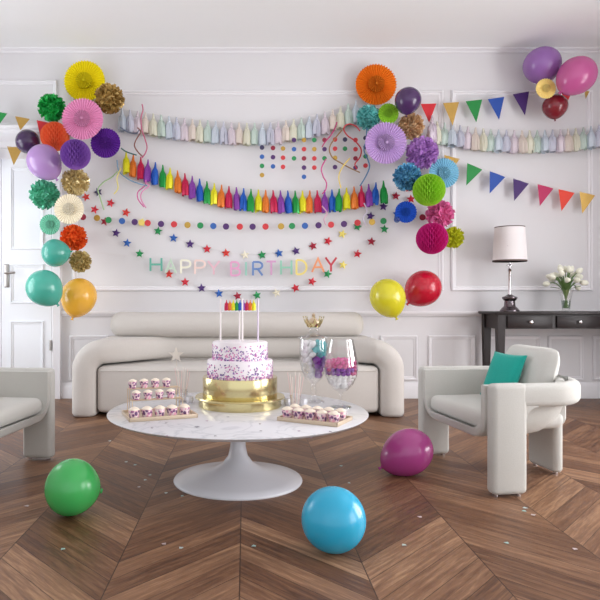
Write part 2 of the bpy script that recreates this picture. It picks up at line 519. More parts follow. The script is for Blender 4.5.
# ------------------------------------------------------------------ armchairs: +x is the front
def make_chair(loc, rz, label, mirror=1):
    root = empty('armchair', loc, label, 'armchair', None, rz)
    W, Dp, zt, T = .432, .60, .545, .076
    # local origin: floor below the middle of the front edge; the chair runs to x = -Dp
    # band of arms and back
    path = []
    xr = -Dp + T / 2; yo = W - T / 2; rc = .24
    for k in range(5): path.append((-.06 - (Dp - T / 2 - rc - .06) * k / 4, -yo))
    for k in range(1, 11):
        a = R(270 - 90 * k / 10)
        path.append((xr + rc + rc * math.cos(a), -yo + rc + rc * math.sin(a)))
    path += [(x, -y) for x, y in reversed(path)]
    secs = []
    for i, (x, y) in enumerate(path):
        a = path[max(i - 1, 0)]; b = path[min(i + 1, len(path) - 1)]
        t = Vector((b[0] - a[0], b[1] - a[1], 0)).normalized(); n = Vector((-t.y, t.x, 0))
        secs.append([Vector((x, y, .485 + v)) + n * u for u, v in rrect(T - .003, .117, .034, 4)])
    MB().sweep(secs).build('arm_rail', M_chair, root, 50)
    # front legs: slabs that carry on from the arms
    for s in (-1, 1):
        m = MB().rbox(-.182, 0, s * yo - T / 2, s * yo + T / 2, .011, zt, .026, 4)
        # fillet where the leg meets the arm
        r_ = .06
        poly = [(-.16, .44), (-.16, .43 - r_)]
        for k in range(7):
            a = R(0 + 90 * k / 6)
            poly.append((-.182 - r_ + r_ * math.cos(a), .43 - r_ + r_ * math.sin(a)))
        poly += [(-.182 - r_, .44)]
        m.prism([(x, z) for x, z in poly], s * yo - T / 2 + .012, s * yo + T / 2 - .012)
        lg = m.build('front_leg', M_chair, root, 50)
        for x in (-.15, -.032):
            MB().lathe([(.012, 0), (.012, .016)], 10, Matrix.Translation((x, s * yo, 0))).build('foot', M_chrome, lg)
    bk = MB().rbox(-Dp + .005, -Dp + .065, -.125, .125, .011, .46, .026, 4).build('back_leg', M_chair, root, 50)
    for y in (-.09, .09):
        MB().lathe([(.012, 0), (.012, .016)], 10, Matrix.Translation((-Dp + .035, y, 0))).build('foot', M_chrome, bk)
    # bucket: U-shaped shell between the arms
    wi = W - T - .002; t2 = .036; zb = .255; rcn = .13
    def uprof(w, zb_, r):
        pts = [(-w, .53)]
        for k in range(9):
            a = R(180 + 90 * k / 8); pts.append((-w + r + r * math.cos(a), zb_ + r + r * math.sin(a)))
        for k in range(9):
            a = R(270 + 90 * k / 8); pts.append((w - r + r * math.cos(a), zb_ + r + r * math.sin(a)))
        pts.append((w, .53))
        return pts
    secs = []
    for x, lift, pin in ((.0, .01, .006), (-.012, 0, 0), (-.25, 0, 0), (-.34, .015, 0), (-.42, .05, .015), (-.475, .10, .05), (-.512, .17, .09)):
        o_ = uprof(wi - pin, zb + lift, rcn); i_ = uprof(wi - t2 - pin + (0.005 if lift and x > -.01 else 0), zb + t2 + lift, rcn - t2)
        secs.append([Vector((x, y, z)) for y, z in o_] + [Vector((x, y, z)) for y, z in reversed(i_)])
    MB().sweep(secs).build('seat_shell', M_chair, root, 50)
    # inner back panel
    secs = []
    for y in [(-.3 + .6 * k / 10) for k in range(11)]:
        xb = -.54 + .10 * (abs(y) / .3) ** 3
        secs.append([Vector((xb + u, y, .43 + v)) for u, v in rrect(.06, .225, .02, 3)])
    MB().sweep(secs).build('back_panel', M_chair, root, 50)
    # seat cushion
    c = MB().rbox(-.47, -.018, -wi + t2 + .006, wi - t2 - .006, zb + t2 + .001, .385, .04, 5)
    for v in c.v:
        if v.z > .36: v.z += .012 * (1 - (v.y / .29) ** 2)
    c.build('seat_cushion', M_chairpad, root, 60)
    # back cushion: a plump upright pad
    pillow_mb(.46, .33, .125, 14, .02).build('back_cushion', M_chairpad, root, 70, loc=(-.462, -.01, .535), rot=(0, R(-16), 0))
    return root

def pillow_mb(w, h, t, n=14, sharp=0.06):
    """soft pad: thin along x, w along y, h along z"""
    vs, fs = [], []
    mb = MB()
    def prof(u, v):
        e = (1 - abs(u) ** 3.2) * (1 - abs(v) ** 3.2)
        return max(e, 0) ** .55
    for side in (1, -1):
        g = []
        for i in range(n + 1):
            for j in range(n + 1):
                u = -1 + 2 * i / n; v = -1 + 2 * j / n
                # pinch the outline so the corners stay as soft points
                k = 1 - sharp * (1 - u * u) * abs(v) ** 4 ; k2 = 1 - sharp * (1 - v * v) * abs(u) ** 4
                if sharp < .05: k *= 1 - .10 * abs(u) ** 6; k2 *= 1 - .10 * abs(v) ** 6
                g.append((side * (t / 2 * prof(u, v) + .004), w / 2 * u * k2, h / 2 * v * k))
        f = [(i * (n + 1) + j, i * (n + 1) + j + 1, (i + 1) * (n + 1) + j + 1, (i + 1) * (n + 1) + j) for i in range(n) for j in range(n)]
        mb.add(g, f)
    # close the rim
    N1 = (n + 1) ** 2
    rim = [i * (n + 1) for i in range(n + 1)] + [n * (n + 1) + j for j in range(1, n + 1)] + [i * (n + 1) + n for i in range(n - 1, -1, -1)] + [j for j in range(n - 1, 0, -1)]
    for a, b in zip(rim, rim[1:] + rim[:1]):
        mb.f.append((a, b, b + N1, a + N1))
    return mb

fwd = Vector((-.989, -.148))
make_chair((1.124, 3.36, 0), math.atan2(fwd.y, fwd.x), 'cream boucle three-legged armchair holding a teal pillow in front of the dark console')
make_chair((-1.196, 3.26, 0), math.atan2(fwd.y, -fwd.x), 'cream boucle three-legged armchair beside the white door, without a pillow')
tp = pillow_mb(.215, .265, .07).build('throw_pillow', M_pillow_teal, None, 70)
tp.location = (1.436, 3.415, .530); tp.rotation_euler = (R(-2), R(-24), R(193) + R(14))
tag(tp, 'square teal throw pillow propped on the cream armchair', 'pillow')

# ------------------------------------------------------------------ coffee table
TX, TY, TZ = -.037, 3.24, .37
ct = empty('coffee_table', (TX, TY, 0), 'round white marble coffee table on a tulip pedestal in front of the sofa', 'coffee table')
MB().lathe([(0, TZ - .026), (.60, TZ - .026), (.648, TZ - .02), (.672, TZ - .008), (.676, TZ - .003), (.672, TZ), (0, TZ)], 96).build('tabletop', M_marble, ct, 40)
ped = [(0, 0), (.336, 0), (.339, .006), (.334, .014), (.28, .026), (.2, .042), (.13, .062), (.08, .092), (.052, .13), (.041, .18), (.037, .24), (.042, .3), (.06, .33), (.1, .3435), (0, .3435)]
MB().lathe(ped, 72).build('pedestal', M_tulip, ct, 60)

# ------------------------------------------------------------------ console, lamp, tulips
def make_console():
    x0, x1, yf, yb, zt = 2.266, 3.74, 5.5, 5.88, .845
    root = empty('console_table', (x0, yf, 0), 'dark brown console table with knobbed drawers against the back wall', 'console table')
    w, d = x1 - x0, yb - yf
    MB().rbox(-.03, w + .03, -.025, d + .01, zt - .026, zt, .006, 2).build('table_top', M_dark, root)
    MB().box(.012, w - .012, .012, d - .005, zt - .155, zt - .026).build('apron', M_dark, root)
    for x in (0, w - .065):
        for y in (0, d - .065):
            m = MB()
            a, b = .0325, .022
            secs = [[Vector((x + .0325 + sx_ * k, y + .0325 + sy_ * k, z)) for sx_, sy_ in ((-1, -1), (1, -1), (1, 1), (-1, 1))] for z, k in ((0, b), (zt - .2, a), (zt - .026, a))]
            m.sweep(secs).build('leg', M_dark, root, 30)
    for k in range(3):
        xa = .085 + k * .442; xb = xa + .40
        dr = MB().rbox(xa, xb, -.006, .012, zt - .145, zt - .038, .004, 2).build('drawer', M_dark, root)
        MB().lathe([(.006, 0), (.006, .012), (.014, .018), (.016, .024), (.012, .03), (0, .032)], 14, Matrix.Translation(((xa + xb) / 2, -.006, zt - .092)) @ Matrix.Rotation(R(90), 4, 'X')).build('knob', M_chrome, dr)
    return zt
CZ = make_console()
def make_lamp():
    D = 5.68; x = sx(509.7, D)
    root = empty('table_lamp', (x, D, CZ), 'chrome table lamp with a white drum shade on the dark console', 'table lamp')
    k = D / F
    def z(py): return H + (CY - py) * k - CZ
    MB().lathe([(0, 0), (.085, 0), (.085, .012), (.078, .018), (.07, .03), (.058, .04), (.05, .05), (.046, z(301)), (.058, z(299.8)), (.066, z(298.5)), (.066, z(297)), (.04, z(296)), (.02, z(294.5)), (0, z(294.5))], 32).build('lamp_base', M_pewter, root, 35)
    MB().lathe([(0.017, z(295)), (.013, z(292)), (.012, z(272)), (.018, z(270.5)), (.012, z(269)), (.012, z(266.5)), (.028, z(265.7)), (.028, z(264.8)), (.01, z(264)), (.01, z(246)), (0, z(246))], 20).build('lamp_stem', M_chrome, root, 35)
    r0, r1 = 16.2 * k, 14.2 * k
    zb, zt = z(261.5), z(227)
    MB().lathe([(r0, zb), (r1, zt), (r1 - .004, zt), (r0 - .004, zb), (r0, zb)], 48).build('lamp_shade', M_shade, root, 50)
    MB().lathe([(r0 + .001, zb - .002), (r0 + .0005, zb + .012), (r0 - .005, zb + .012), (r0 - .005, zb - .002), (r0 + .001, zb - .002)], 48).build('shade_band', M_brownrim, root)
    MB().lathe([(r1 + .001, zt - .007), (r1 + .001, zt + .001), (r1 - .005, zt + .001), (r1 - .005, zt - .007), (r1 + .001, zt - .007)], 48).build('shade_rim', M_brownrim, root)
    sp = MB()
    for a in (0, 120, 240):
        sp.tube([(0, 0, z(247)), (r0 * .97 * math.cos(R(a)), r0 * .97 * math.sin(R(a)), z(247) )], .003, 6)
    sp.build('shade_spider', M_chrome, root)
    MB().lathe([(.012, z(256)), (.012, z(252)), (.026, z(248)), (.03, z(243)), (.02, z(238)), (0, z(236))], 16).build('bulb', mat('frosted_bulb', (245, 242, 236), .4), root)
make_lamp()
def make_flowers():
    D = 5.68; x = sx(566, D); k = D / F
    v = empty('vase', (x, D, CZ), 'clear flared glass vase of white tulips on the dark console', 'vase')
    prof = [(.03, .004), (.034, .02), (.038, .06), (.046, .12), (.056, .17), (.062, .2), (.059, .2), (.053, .17), (.043, .12), (.034, .06), (.0, .026)]
    MB().lathe([(0, 0)] + [(.06, 0), (.058, .006), (.03, .01)] + prof[1:], 32).build('vase_body', M_glass, v, 50)
    MB().lathe([(0, .028), (.033, .028), (.0365, .065), (.0405, .1), (0, .1)], 24).build('water', glass_mat('water', (225, 235, 228), .1), v)
    rnd = random.Random(3)
    n = 24
    for i in range(n):
        a = 2 * PI * i * .382 + .4
        u = math.sqrt((i + .5) / n)
        tx, ty = u * .150 * math.cos(a), u * .11 * math.sin(a)
        tz = .385 - .12 * u * u + rnd.uniform(-.03, .02)
        if abs(tx) > .12: tz -= .02
        t = empty('tulip', (x, D, CZ), 'white tulip with a green stem standing in the glass vase', 'flower', 'white tulips in the vase')
        base = Vector((-.022 * math.cos(a) * u, -.022 * math.sin(a) * u, .034))
        mid = Vector((tx * .22, ty * .22, .2)); tip = Vector((tx, ty, tz))
        pts = smooth([base, mid, mid.lerp(tip, .55) + Vector((0, 0, .03)), tip], 4)
        MB().tube(pts, .0042, 6).build('stem', M_green, t)
        d = (pts[-1] - pts[-2]).normalized()
        M = Matrix.Translation(tip) @ d.to_track_quat('Z', 'Y').to_matrix().to_4x4()
        b = MB().lathe([(0, -.006), (.014, 0), (.023, .014), (.025, .028), (.021, .044), (.012, .056), (.004, .062), (0, .056)], 12, M, lambda an, z: 1 + .13 * math.cos(3 * an))
        b.build('bloom', M_petal, t, 60)
        if i % 2 == 0:
            lf = []
            for q in range(7):
                s_ = q / 6
                p = mid.lerp(tip, s_ * .75) + Vector((.02 * math.cos(a) * s_, .02 * math.sin(a) * s_, -.02 * s_ * s_))
                wd = .016 * math.sin(PI * (s_ * .9 + .06))
                sd = Vector((-math.sin(a), math.cos(a), 0))
                up = Vector((0, 0, .003))
                lf.append([p + sd * wd, p + up, p - sd * wd, p - up])
            MB().sweep(lf).build('leaf', M_green, t, 60)
make_flowers()

# ------------------------------------------------------------------ cake and stand
CKX, CKY = sx(240, 3.38), 3.38
st = empty('cake_stand', (CKX, CKY, TZ), 'wide round gold cake stand on the marble table', 'cake stand')
MB().lathe([(0, 0), (.226, 0), (.228, .004), (.226, .044), (0, .044)], 72).build('stand_base', M_gold, st, 40)
MB().lathe([(0, .044), (.244, .044), (.247, .0495), (.244, .055), (0, .055)], 72).build('stand_plate', M_gold, st, 40)
MB().lathe([(0, .055), (.203, .055), (.205, .06), (.205, .156), (.203, .161), (0, .161)], 72).build('drum', M_gold, st, 40)
ck = empty('birthday_cake', (CKX, CKY, TZ + .161), 'two-tier white birthday cake with pink and purple sprinkles on the gold stand', 'cake')
tiers = [(.179, 0, .095), (.151, .095, .193)]
SPR = [mat('sprinkle', c, .5) for c in ((190, 96, 170), (132, 92, 170), (226, 140, 190), (92, 74, 130), (214, 180, 214))]
rnd = random.Random(11)
for name, (r, z0, z1) in zip(('lower_tier', 'upper_tier'), tiers):
    t = MB().lathe([(0, z0), (r, z0), (r, z1 - .008), (r - .003, z1 - .002), (r - .009, z1), (0, z1)], 64).build(name, M_frost, ck, 40)
    for ci, cm in enumerate(SPR):
        m = MB()
        for q in range(125):
            a = rnd.uniform(0, 2 * PI)
            h = (z1 - z0) * .78 * (rnd.random() ** 2.4) + .004
            rr = .0031 * rnd.uniform(.7, 1.25)
            M = Matrix.Rotation(a, 4, 'Z') @ Matrix.Translation((r + .0004, 0, z0 + h)) @ Matrix.Rotation(rnd.uniform(0, PI), 4, 'X')
            m.box(-.001, .0012, -rr * 1.5, rr * 1.5, -rr * .8, rr * .8, M)
        m.build('sprinkles', cm, t)['kind'] = 'stuff'
# topper: sticks, string and small tassels
tz0 = TZ + .161 + .193
tpr = empty('cake_topper', (CKX, CKY, tz0), 'cake topper of tall pale sticks and a tiny rainbow tassel row', 'cake topper')
M_stick = mat('pale_stick', (244, 236, 236), .4)
M_stick2 = mat('pale_lilac_stick', (222, 208, 228), .4)
ztop = H - tz0 + .006
for px, mm, yy in ((220.5, M_stick, 0), (239.4, M_stick, .03), (242.4, M_stick, -.03), (258, M_stick2, 0)):
    MB().lathe([(.0047, -.05), (.0047, ztop), (0, ztop + .003)], 10, Matrix.Translation((sx(px, 3.38) - CKX, yy, 0))).build('stick', mm, tpr)

def tassel_mb(L, w, seed, strips=9):
    """paper tassel hanging from the origin: twisted loop, tie and flared fringe"""
    r_ = random.Random(seed)
    m = MB()
    m.tube([(0, 0, .004 * L / .2), (.02 * w, 0, -.1 * L), (0, 0, -.22 * L)], lambda t: w * (.07 + .10 * t), 6)
    m.lathe([(0, -.17 * L), (w * .16, -.19 * L), (w * .2, -.235 * L), (w * .16, -.27 * L), (0, -.29 * L)], 8)
    for i in range(strips):
        a = 2 * PI * i / strips + r_.uniform(-.2, .2)
        l = L * r_.uniform(.9, 1.02)
        sw = w * .2
        c, s_ = math.cos(a), math.sin(a)
        secs = []
        for q, rad in ((.25, .12), (.38, .32), (.65, .43), (1, .40)):
            z = -q * l if q < 1 else -l
            rr = w * rad * r_.uniform(.9, 1.1)
            ww = sw * (.5 if q < .3 else 1)
            ctr = Vector((rr * c, rr * s_ * .8, z)); sd = Vector((-s_, c * .8, 0)) * ww; th = Vector((c, s_ * .8, 0)) * .0012
            secs.append([ctr + sd + th, ctr - sd + th, ctr - sd - th, ctr + sd - th])
        m.sweep(secs)
    return m
RAIN = {'yellow': (246, 226, 24), 'orange': (236, 120, 34), 'red': (196, 18, 74), 'purple': (136, 62, 164), 'blue': (26, 92, 190), 'green': (14, 150, 62)}
M_rain = {k: mat('tassel_' + k, v, .32, .25, vary=.42, vscale=95) for k, v in RAIN.items()}
order = ['yellow', 'orange', 'red', 'purple', 'blue', 'green']
MB().tube([(sx(220.5, 3.38) - CKX, 0, ztop - .002), (0, 0, ztop - .008), (sx(258, 3.38) - CKX, 0, ztop - .002)], .0012, 6).build('string', M_string, tpr)
mini = {}
for i, c in enumerate(['red', 'orange', 'yellow', 'green', 'blue', 'purple', 'red', 'orange', 'yellow']):
    if c not in mini: mini[c] = tassel_mb(S(10.5, 3.38), S(4.2, 3.38), 5).mesh('tassel', M_rain[c], 60)
    x = sx(226.5 + i * 3.4, 3.38) - CKX
    obj('tassel', mini[c], tpr, (x, 0, ztop - .006 + .0))

# ------------------------------------------------------------------ cake pots on trays
def make_pot(scale=1.0):
    w = MB().lathe([(0, 0), (.0205, 0), (.0272, .040), (.0262, .042), (0, .042)], 28, None, lambda a, z: 1 + .03 * math.cos(14 * a))
    wm = w.mesh('cake_pot', M_cup, 50)
    c = MB().lathe([(0, .040), (.025, .0415), (.0265, .045), (.022, .049), (.019, .0505), (.013, .054), (.008, .0565), (.0, .0575)], 20, None, lambda a, z: 1 + .09 * math.cos(5 * a + 260 * z))
    cm = c.mesh('cream_top', M_cream, 60)
    return wm, cm
potm, creamm = make_pot()
ORD = ['first', 'second', 'third', 'fourth', 'fifth']
def pot(loc, sc_, label, group):
    o = obj('cake_pot', potm, None, loc); o.scale = (sc_,) * 3
    o.rotation_euler = (0, 0, random.uniform(0, 6))
    tag(o, label, 'dessert', group)
    obj('cream_top', creamm, o)
# stand with two wire shelves
a0 = P(129, 422.5, 614 * .58 / 122.5); a1 = P(198, 417.8, 614 * .58 / 117.8)
a0.z = a1.z = TZ
ex = (a1 - a0).normalized(); ey = Vector((-ex.y, ex.x, 0)); Lx = (a1 - a0).length; Wy = .235
ts = empty('dessert_stand', a0, 'tiered rose gold wire dessert stand with a blush tray on the marble table', 'dessert stand', None, math.atan2(ex.y, ex.x))
def tray_mb(L, W):
    m = MB()
    m.rbox(0, L, 0, W, 0, .008, .003, 2)
    for x0, x1, y0, y1 in ((0, L, 0, .008), (0, L, W - .008, W), (0, .008, 0, W), (L - .008, L, 0, W)):
        m.rbox(x0, x1, y0, y1, .001, .02, .003, 2)
    return m
tray_mb(Lx, Wy).build('tray', M_traywood, ts)
SH = [(.118, .085), (.19, .132)]                 # depth and height of both shelves
for x in (.03, Lx - .055):
    m = MB()
    m.tube([(x, .085, .008), (x, .085, .085), (x, .16, .085), (x, .16, .132), (x, .225, .132), (x, .225, .008)], .0024, 6)
    m.tube([(x, .16, .008), (x, .16, .09)], .0024, 6)
    m.build('side_frame', M_rosegold, ts)
for y, z in SH:
    m = MB()
    for dy in (-.02, .0, .02):
        m.tube([(.028, y + dy, z), (Lx - .053, y + dy, z)], .0024, 6)
    m.build('wire_shelf', M_rosegold, ts)
def onst(x, y, z): return a0 + ex * x + ey * y + Vector((0, 0, z))
for i in range(5):
    pot(onst(.032 + i * .062, .04, .0085), 1.0, '%s cake pot from the sofa arm end on the bottom tray of the wire stand' % ORD[i], None)
for r_, (y, z) in enumerate(SH):
    for i in range(4):
        pot(onst(.055 + i * .058 - .006 * r_, y, z + .0026), .80, '%s cake pot from the sofa arm end on the %s wire shelf of the stand' % (ORD[i], ('middle', 'top')[r_]), None)
# second tray
b0 = P(276.7, 420.8, 614 * .58 / 120.8); b1 = P(337.5, 427.5, 614 * .58 / 127.5); b0.z = b1.z = TZ
fx = (b1 - b0).normalized(); fy = Vector((-fx.y, fx.x, 0)); L2 = (b1 - b0).length
t2 = empty('serving_tray', b0, 'flat blush rectangular tray of cake pots in front of the candy jars', 'tray', None, math.atan2(fx.y, fx.x))
tr2 = tray_mb(L2, .2).build('tray_body', M_traywood, t2)
for j in range(2):
    for i in range(5):
        pot(b0 + fx * (.035 + i * .060) + fy * (.045 + j * .085) + Vector((0, 0, .0085)), 1.0,
            '%s cake pot from the gold stand in the %s row on the flat tray' % (ORD[i], ('front', 'rear')[j]), None)

# ------------------------------------------------------------------ candy jars
JX, JY = sx(313.5, 3.5), 3.5
def jz(py): return H + (CY - py) * 3.5 / F - TZ
jar = empty('candy_jar', (JX, JY, TZ), 'tall footed glass candy jar with a gold crown lid on the marble table', 'candy jar')
MB().lathe([(0, 0), (.064, 0), (.062, .006), (.04, .014), (.018, .024), (.012, .05), (.02, .065), (.012, .08), (.012, .1), (.022, jz(382)), (.05, jz(378)), (.07, jz(370)), (.079, jz(360)), (.081, jz(350)), (.079, jz(339)),
           (.0765, jz(339)), (.0785, jz(350)), (.0765, jz(360)), (.067, jz(369.5)), (.047, jz(377)), (0, jz(379))], 40).build('jar_body', M_glass, jar, 60)
lid = MB().lathe([(0, jz(337)), (.09, jz(338.6)), (.09, jz(337.4)), (.06, jz(336)), (.034, jz(334)), (.026, jz(331)), (.034, jz(329)), (.03, jz(327.5)), (0, jz(327))], 36).build('lid', M_glass, jar, 50)
cr = MB()
pts = []
nC = 8
zc0, zc1 = jz(327.2), jz(319)
seg = 48
prof_lo = [(.036 , zc0), (.041, zc0 + .012)]
rings = []
for k in range(seg):
    a = 2 * PI * k / seg
    ph = abs(((k * nC / seg) % 1) - .5) * 2
    rings.append((a, zc0 + .018 + (zc1 - zc0 - .01) * ph ** 1.5, .046 + .012 * ph))
vs = []
for a, zt_, rt in rings:
    c, s_ = math.cos(a), math.sin(a)
    for r_, z in ((.034, zc0), (.04, zc0 + .008), (.043, zc0 + .018), (rt, zt_), (rt - .003, zt_), (.039, zc0 + .018), (.036, zc0 + .008), (.031, zc0)):
        vs.append((r_ * c, r_ * s_, z))
fs = []
for k in range(seg):
    k2 = (k + 1) % seg
    for q in range(8): fs.append((k * 8 + q, k2 * 8 + q, k2 * 8 + (q + 1) % 8, k * 8 + (q + 1) % 8))
cr.add(vs, fs)
for k in range(nC):
    a = 2 * PI * (k) / nC
    cr.lathe([(0, -.005), (.005, 0), (0, .005)], 8, Matrix.Translation((.058 * math.cos(a), .058 * math.sin(a), zc1 + .012)))
cro = cr.build('crown', M_gold, lid, 40)
MB().lathe([(.012, zc0), (.03, zc0 + .01), (.034, zc0 + .03), (.02, zc0 + .048), (.006, zc0 + .055), (.006, zc0 + .062), (.011, zc0 + .07), (.006, zc0 + .079), (0, zc0 + .08)], 20).build('finial', M_rosegold, lid, 60)

GX, GY = sx(341, 3.33), 3.33
def gz(py): return H + (CY - py) * 3.33 / F - TZ
gob = empty('candy_goblet', (GX, GY, TZ), 'open stemmed glass goblet of pink and white candy beside the crowned jar', 'goblet')
MB().lathe([(0, 0), (.056, 0), (.055, .004), (.03, .010), (.008, .02), (.006, .05), (.01, gz(392)), (.035, gz(390)), (.066, gz(384)), (.086, gz(376)), (.092, gz(369)), (.088, gz(360)), (.078, gz(350)), (.068, gz(341)), (.066, gz(339)),
           (.064, gz(339)), (.066, gz(341)), (.076, gz(350)), (.086, gz(360)), (.090, gz(369)), (.084, gz(375.5)), (.064, gz(383)), (.03, gz(388.5)), (0, gz(389))], 40).build('goblet_body', M_glass, gob, 60)
# candies, one object each
def blob_mb(r, sq, seed, ridges=0):
    r_ = random.Random(seed)
    m = MB()
    n = 8
    m.lathe([(r * math.sin(PI * k / n) + (0 if 0 < k < n else 0), -r * sq * math.cos(PI * k / n)) for k in range(n + 1)], 14, None,
            (lambda a, z: 1 + .10 * math.cos(ridges * a)) if ridges else None)
    return m
M_cw = mat('white_candy', (250, 248, 250), .4); M_cp = mat('purple_candy', (134, 54, 168), .22, coat=.3); M_ct = mat('teal_candy', (72, 184, 190), .25, coat=.3); M_cm = mat('magenta_candy', (206, 16, 130), .22, coat=.3)
M_cb = mat('pearl_candy', (250, 249, 248), .35, vary=.03)
big = {k: blob_mb(.0245, .66, 1, 6).mesh('candy', m, 60) for k, m in (('w', M_cw), ('p', M_cp), ('t', M_ct))}
small = {k: blob_mb(.0155, .78, 1, 4).mesh('candy', m, 60) for k, m in (('b', M_cb), ('p', M_cp), ('m', M_cm))}
rj = random.Random(5)
def jr(z):   # inner radius of the jar at height z
    tab = [(jz(379), .01), (jz(377), .047), (jz(369.5), .067), (jz(360), .0765), (jz(350), .0785), (jz(339), .0765)]
    for (za, ra), (zb_, rb_) in zip(tab, tab[1:]):
        if za <= z <= zb_: return ra + (rb_ - ra) * (z - za) / (zb_ - za)
    return .02
names = {'w': ('white puffy candy inside the crowned candy jar', 'white candies in the crowned jar'), 'p': ('purple candy inside the crowned candy jar', 'purple candies in the crowned jar'), 't': ('teal candy high inside the crowned candy jar', 'teal candies in the crowned jar')}
z = jz(376.5) + .012
lay = 0
while z < jz(342):
    rr = jr(z - .006) - .025
    n = max(1, int(2 * PI * rr / .043)) if rr > .012 else 1
    for k in range(n):
        a = 2 * PI * k / n + lay * .45
        x, y = rr * math.cos(a), rr * math.sin(a)
        if x > .008: kind = 't' if z > jz(358) else 'p'
        else: kind = 'w'
        o = obj('candy', big[kind], None, (JX + x, JY + y, TZ + z), (rj.uniform(.6, 1.4), rj.uniform(-.5, .5), a))
        tag(o, names[kind][0], 'candy', names[kind][1])
    z += .029; lay += 1
def gr(z):
    tab = [(gz(389), .01), (gz(388.5), .03), (gz(383), .064), (gz(375.5), .084), (gz(369), .09), (gz(360), .086), (gz(350), .076)]
    for (za, ra), (zb_, rb_) in zip(tab, tab[1:]):
        if za <= z <= zb_: return ra + (rb_ - ra) * (z - za) / (zb_ - za)
    return .02
gn = {'b': ('pearl white candy in the lower half of the goblet', 'white candies in the goblet'), 'p': ('purple candy in the middle of the goblet', 'purple candies in the goblet'), 'm': ('magenta candy on top in the goblet', 'magenta candies in the goblet')}
z = gz(387.4) + .008; lay = 0
while z < gz(359):
    rr = gr(z - .004) - .017
    n = max(1, int(2 * PI * rr / .0262)) if rr > .008 else 1
    kind = 'b' if z < gz(375) else ('p' if z < gz(368) else 'm')
    for k in range(n):
        a = 2 * PI * k / n + lay * .5
        kk = kind
        if kind == 'p' and rj.random() < .25: kk = 'm'
        o = obj('candy', small[kk], None, (GX + rr * math.cos(a), GY + rr * math.sin(a), TZ + z), (rj.uniform(0, 1), rj.uniform(0, 1), a))
        tag(o, gn[kk][0], 'candy', gn[kk][1])
    z += .0185; lay += 1
for k in range(9):   # top layer filling the middle
    a = 2 * PI * k / 7 ; rr = .043 if k < 7 else .016 * (k - 7.5)
    o = obj('candy', small['m'], None, (GX + rr * math.cos(a), GY + rr * math.sin(a), TZ + gz(360.5)), (k, .3, a)); tag(o, gn['m'][0], 'candy', gn['m'][1])

# glasses of straws, star wand, votives
M_straw = mat('pink_straw', (232, 204, 200), .5, vary=.1, vscale=120)
M_straw2 = mat('cream_straw', (240, 232, 224), .5)
def straw_glass(px, D, label, sub):
    x = sx(px, D)
    g = empty('tumbler', (x, D, TZ), label, 'glass')
    MB().lathe([(0, 0), (.028, 0), (.031, .075), (.029, .075), (.0265, .006), (0, .006)], 24).build('tumbler_body', M_glass, g, 50)
    for k in range(10):
        a = 2 * PI * k / 10
        b = Vector((x + .016 * math.cos(a), D + .016 * math.sin(a), TZ + .0075)); t = Vector((x + (.045 if k % 2 else .03) * math.cos(a + .3), D + (.03) * math.sin(a + .3), TZ + .17 + .012 * (k % 3)))
        s_ = empty('paper_straw', b, 'thin pink paper straw in the small tumbler %s' % sub, 'straw', 'paper straws ' + sub)
        MB().tube([(0, 0, 0), t - b], .0022, 6).build('straw_tube', M_straw if k % 2 else M_straw2, s_)
straw_glass(182.5, 3.5, 'small clear tumbler of straws behind the wire dessert stand', 'behind the wire stand')
straw_glass(295.5, 3.28, 'small clear tumbler of straws between the gold stand and jar', 'beside the crowned jar')
def star_poly(r, k=.45, n=5, rot=PI / 2):
    return [((r if i % 2 == 0 else r * k) * math.cos(rot + PI * i / n), (r if i % 2 == 0 else r * k) * math.sin(rot + PI * i / n)) for i in range(2 * n)]
D = 3.60
wn = empty('star_wand', P(178, 398.9, D), 'pale star wand standing up behind the wire dessert stand', 'star wand')
wn.location.z = TZ
M_pale = mat('pale_star', (236, 228, 216), .4)
top = P(176, 355, D) - wn.location
MB().tube([(0, 0, .006), (0, 0, .05), top], .0018, 6).build('wand_stick', M_pale, wn)
MB().prism(star_poly(S(8, D), .42), -.003, .003, Matrix.Translation(top)).build('star', M_pale, wn)
MB().lathe([(0, 0), (.022, 0), (.022, .006), (.004, .012), (0, .012)], 16).build('wand_base', M_pale, wn)
M_vot = mat('white_faceted_glass', (236, 234, 240), .15, coat=.4, vary=.12, vscale=40)
for px, py, lb in ((189.5, 402.5, 'small white faceted votive beside the gold stand near the wire stand'), (288, 402.5, 'small white faceted votive beside the gold stand near the flat tray'), (303.5, 402.5, 'small white faceted votive just before the crowned jar foot')):
    D = F * .58 / (py - 300)
    if px == 288: D = 3.40
    if px == 303.5: D = 3.385
    v = MB().lathe([(0, 0), (.016, 0), (.024, .018), (.021, .036), (.017, .036), (.015, .01), (0, .01)], 8).build('votive', M_vot, None, 20)
    v.location = (sx(px, D), D, TZ); tag(v, lb, 'votive')

# confetti
M_conf_t = [mat('confetti_dark', c, .3, .4) for c in ((70, 60, 84), (120, 116, 130), (150, 110, 150))]
M_conf_f = [mat('confetti_pale', c, .3, .3) for c in ((186, 206, 208), (150, 190, 190), (196, 186, 190))]
for i, (px, py) in enumerate(((152, 428), (166, 423), (167, 436), (197, 427), (215, 436), (207, 421), (260, 424), (261, 431), (299, 431), (330, 431.5), (228, 417), (311, 438))):
    D = F * .58 / (py - 300); sz_ = S(1.3 if i != 3 else 2.2, D)
    m = MB().prism([(-sz_, -sz_ * .6), (sz_, -sz_), (sz_ * .7, sz_), (-sz_ * .8, sz_ * .5)], -.0006, .0006, Matrix.Rotation(R(90), 4, 'X'))
    o = m.build('confetti', M_conf_t[i % 3]); o.location = (sx(px, D), D, TZ + .0009); o.rotation_euler = (0, 0, i * 1.3)
    tag(o, 'tiny dark confetti fleck lying on the marble tabletop', 'confetti', 'confetti on the table')
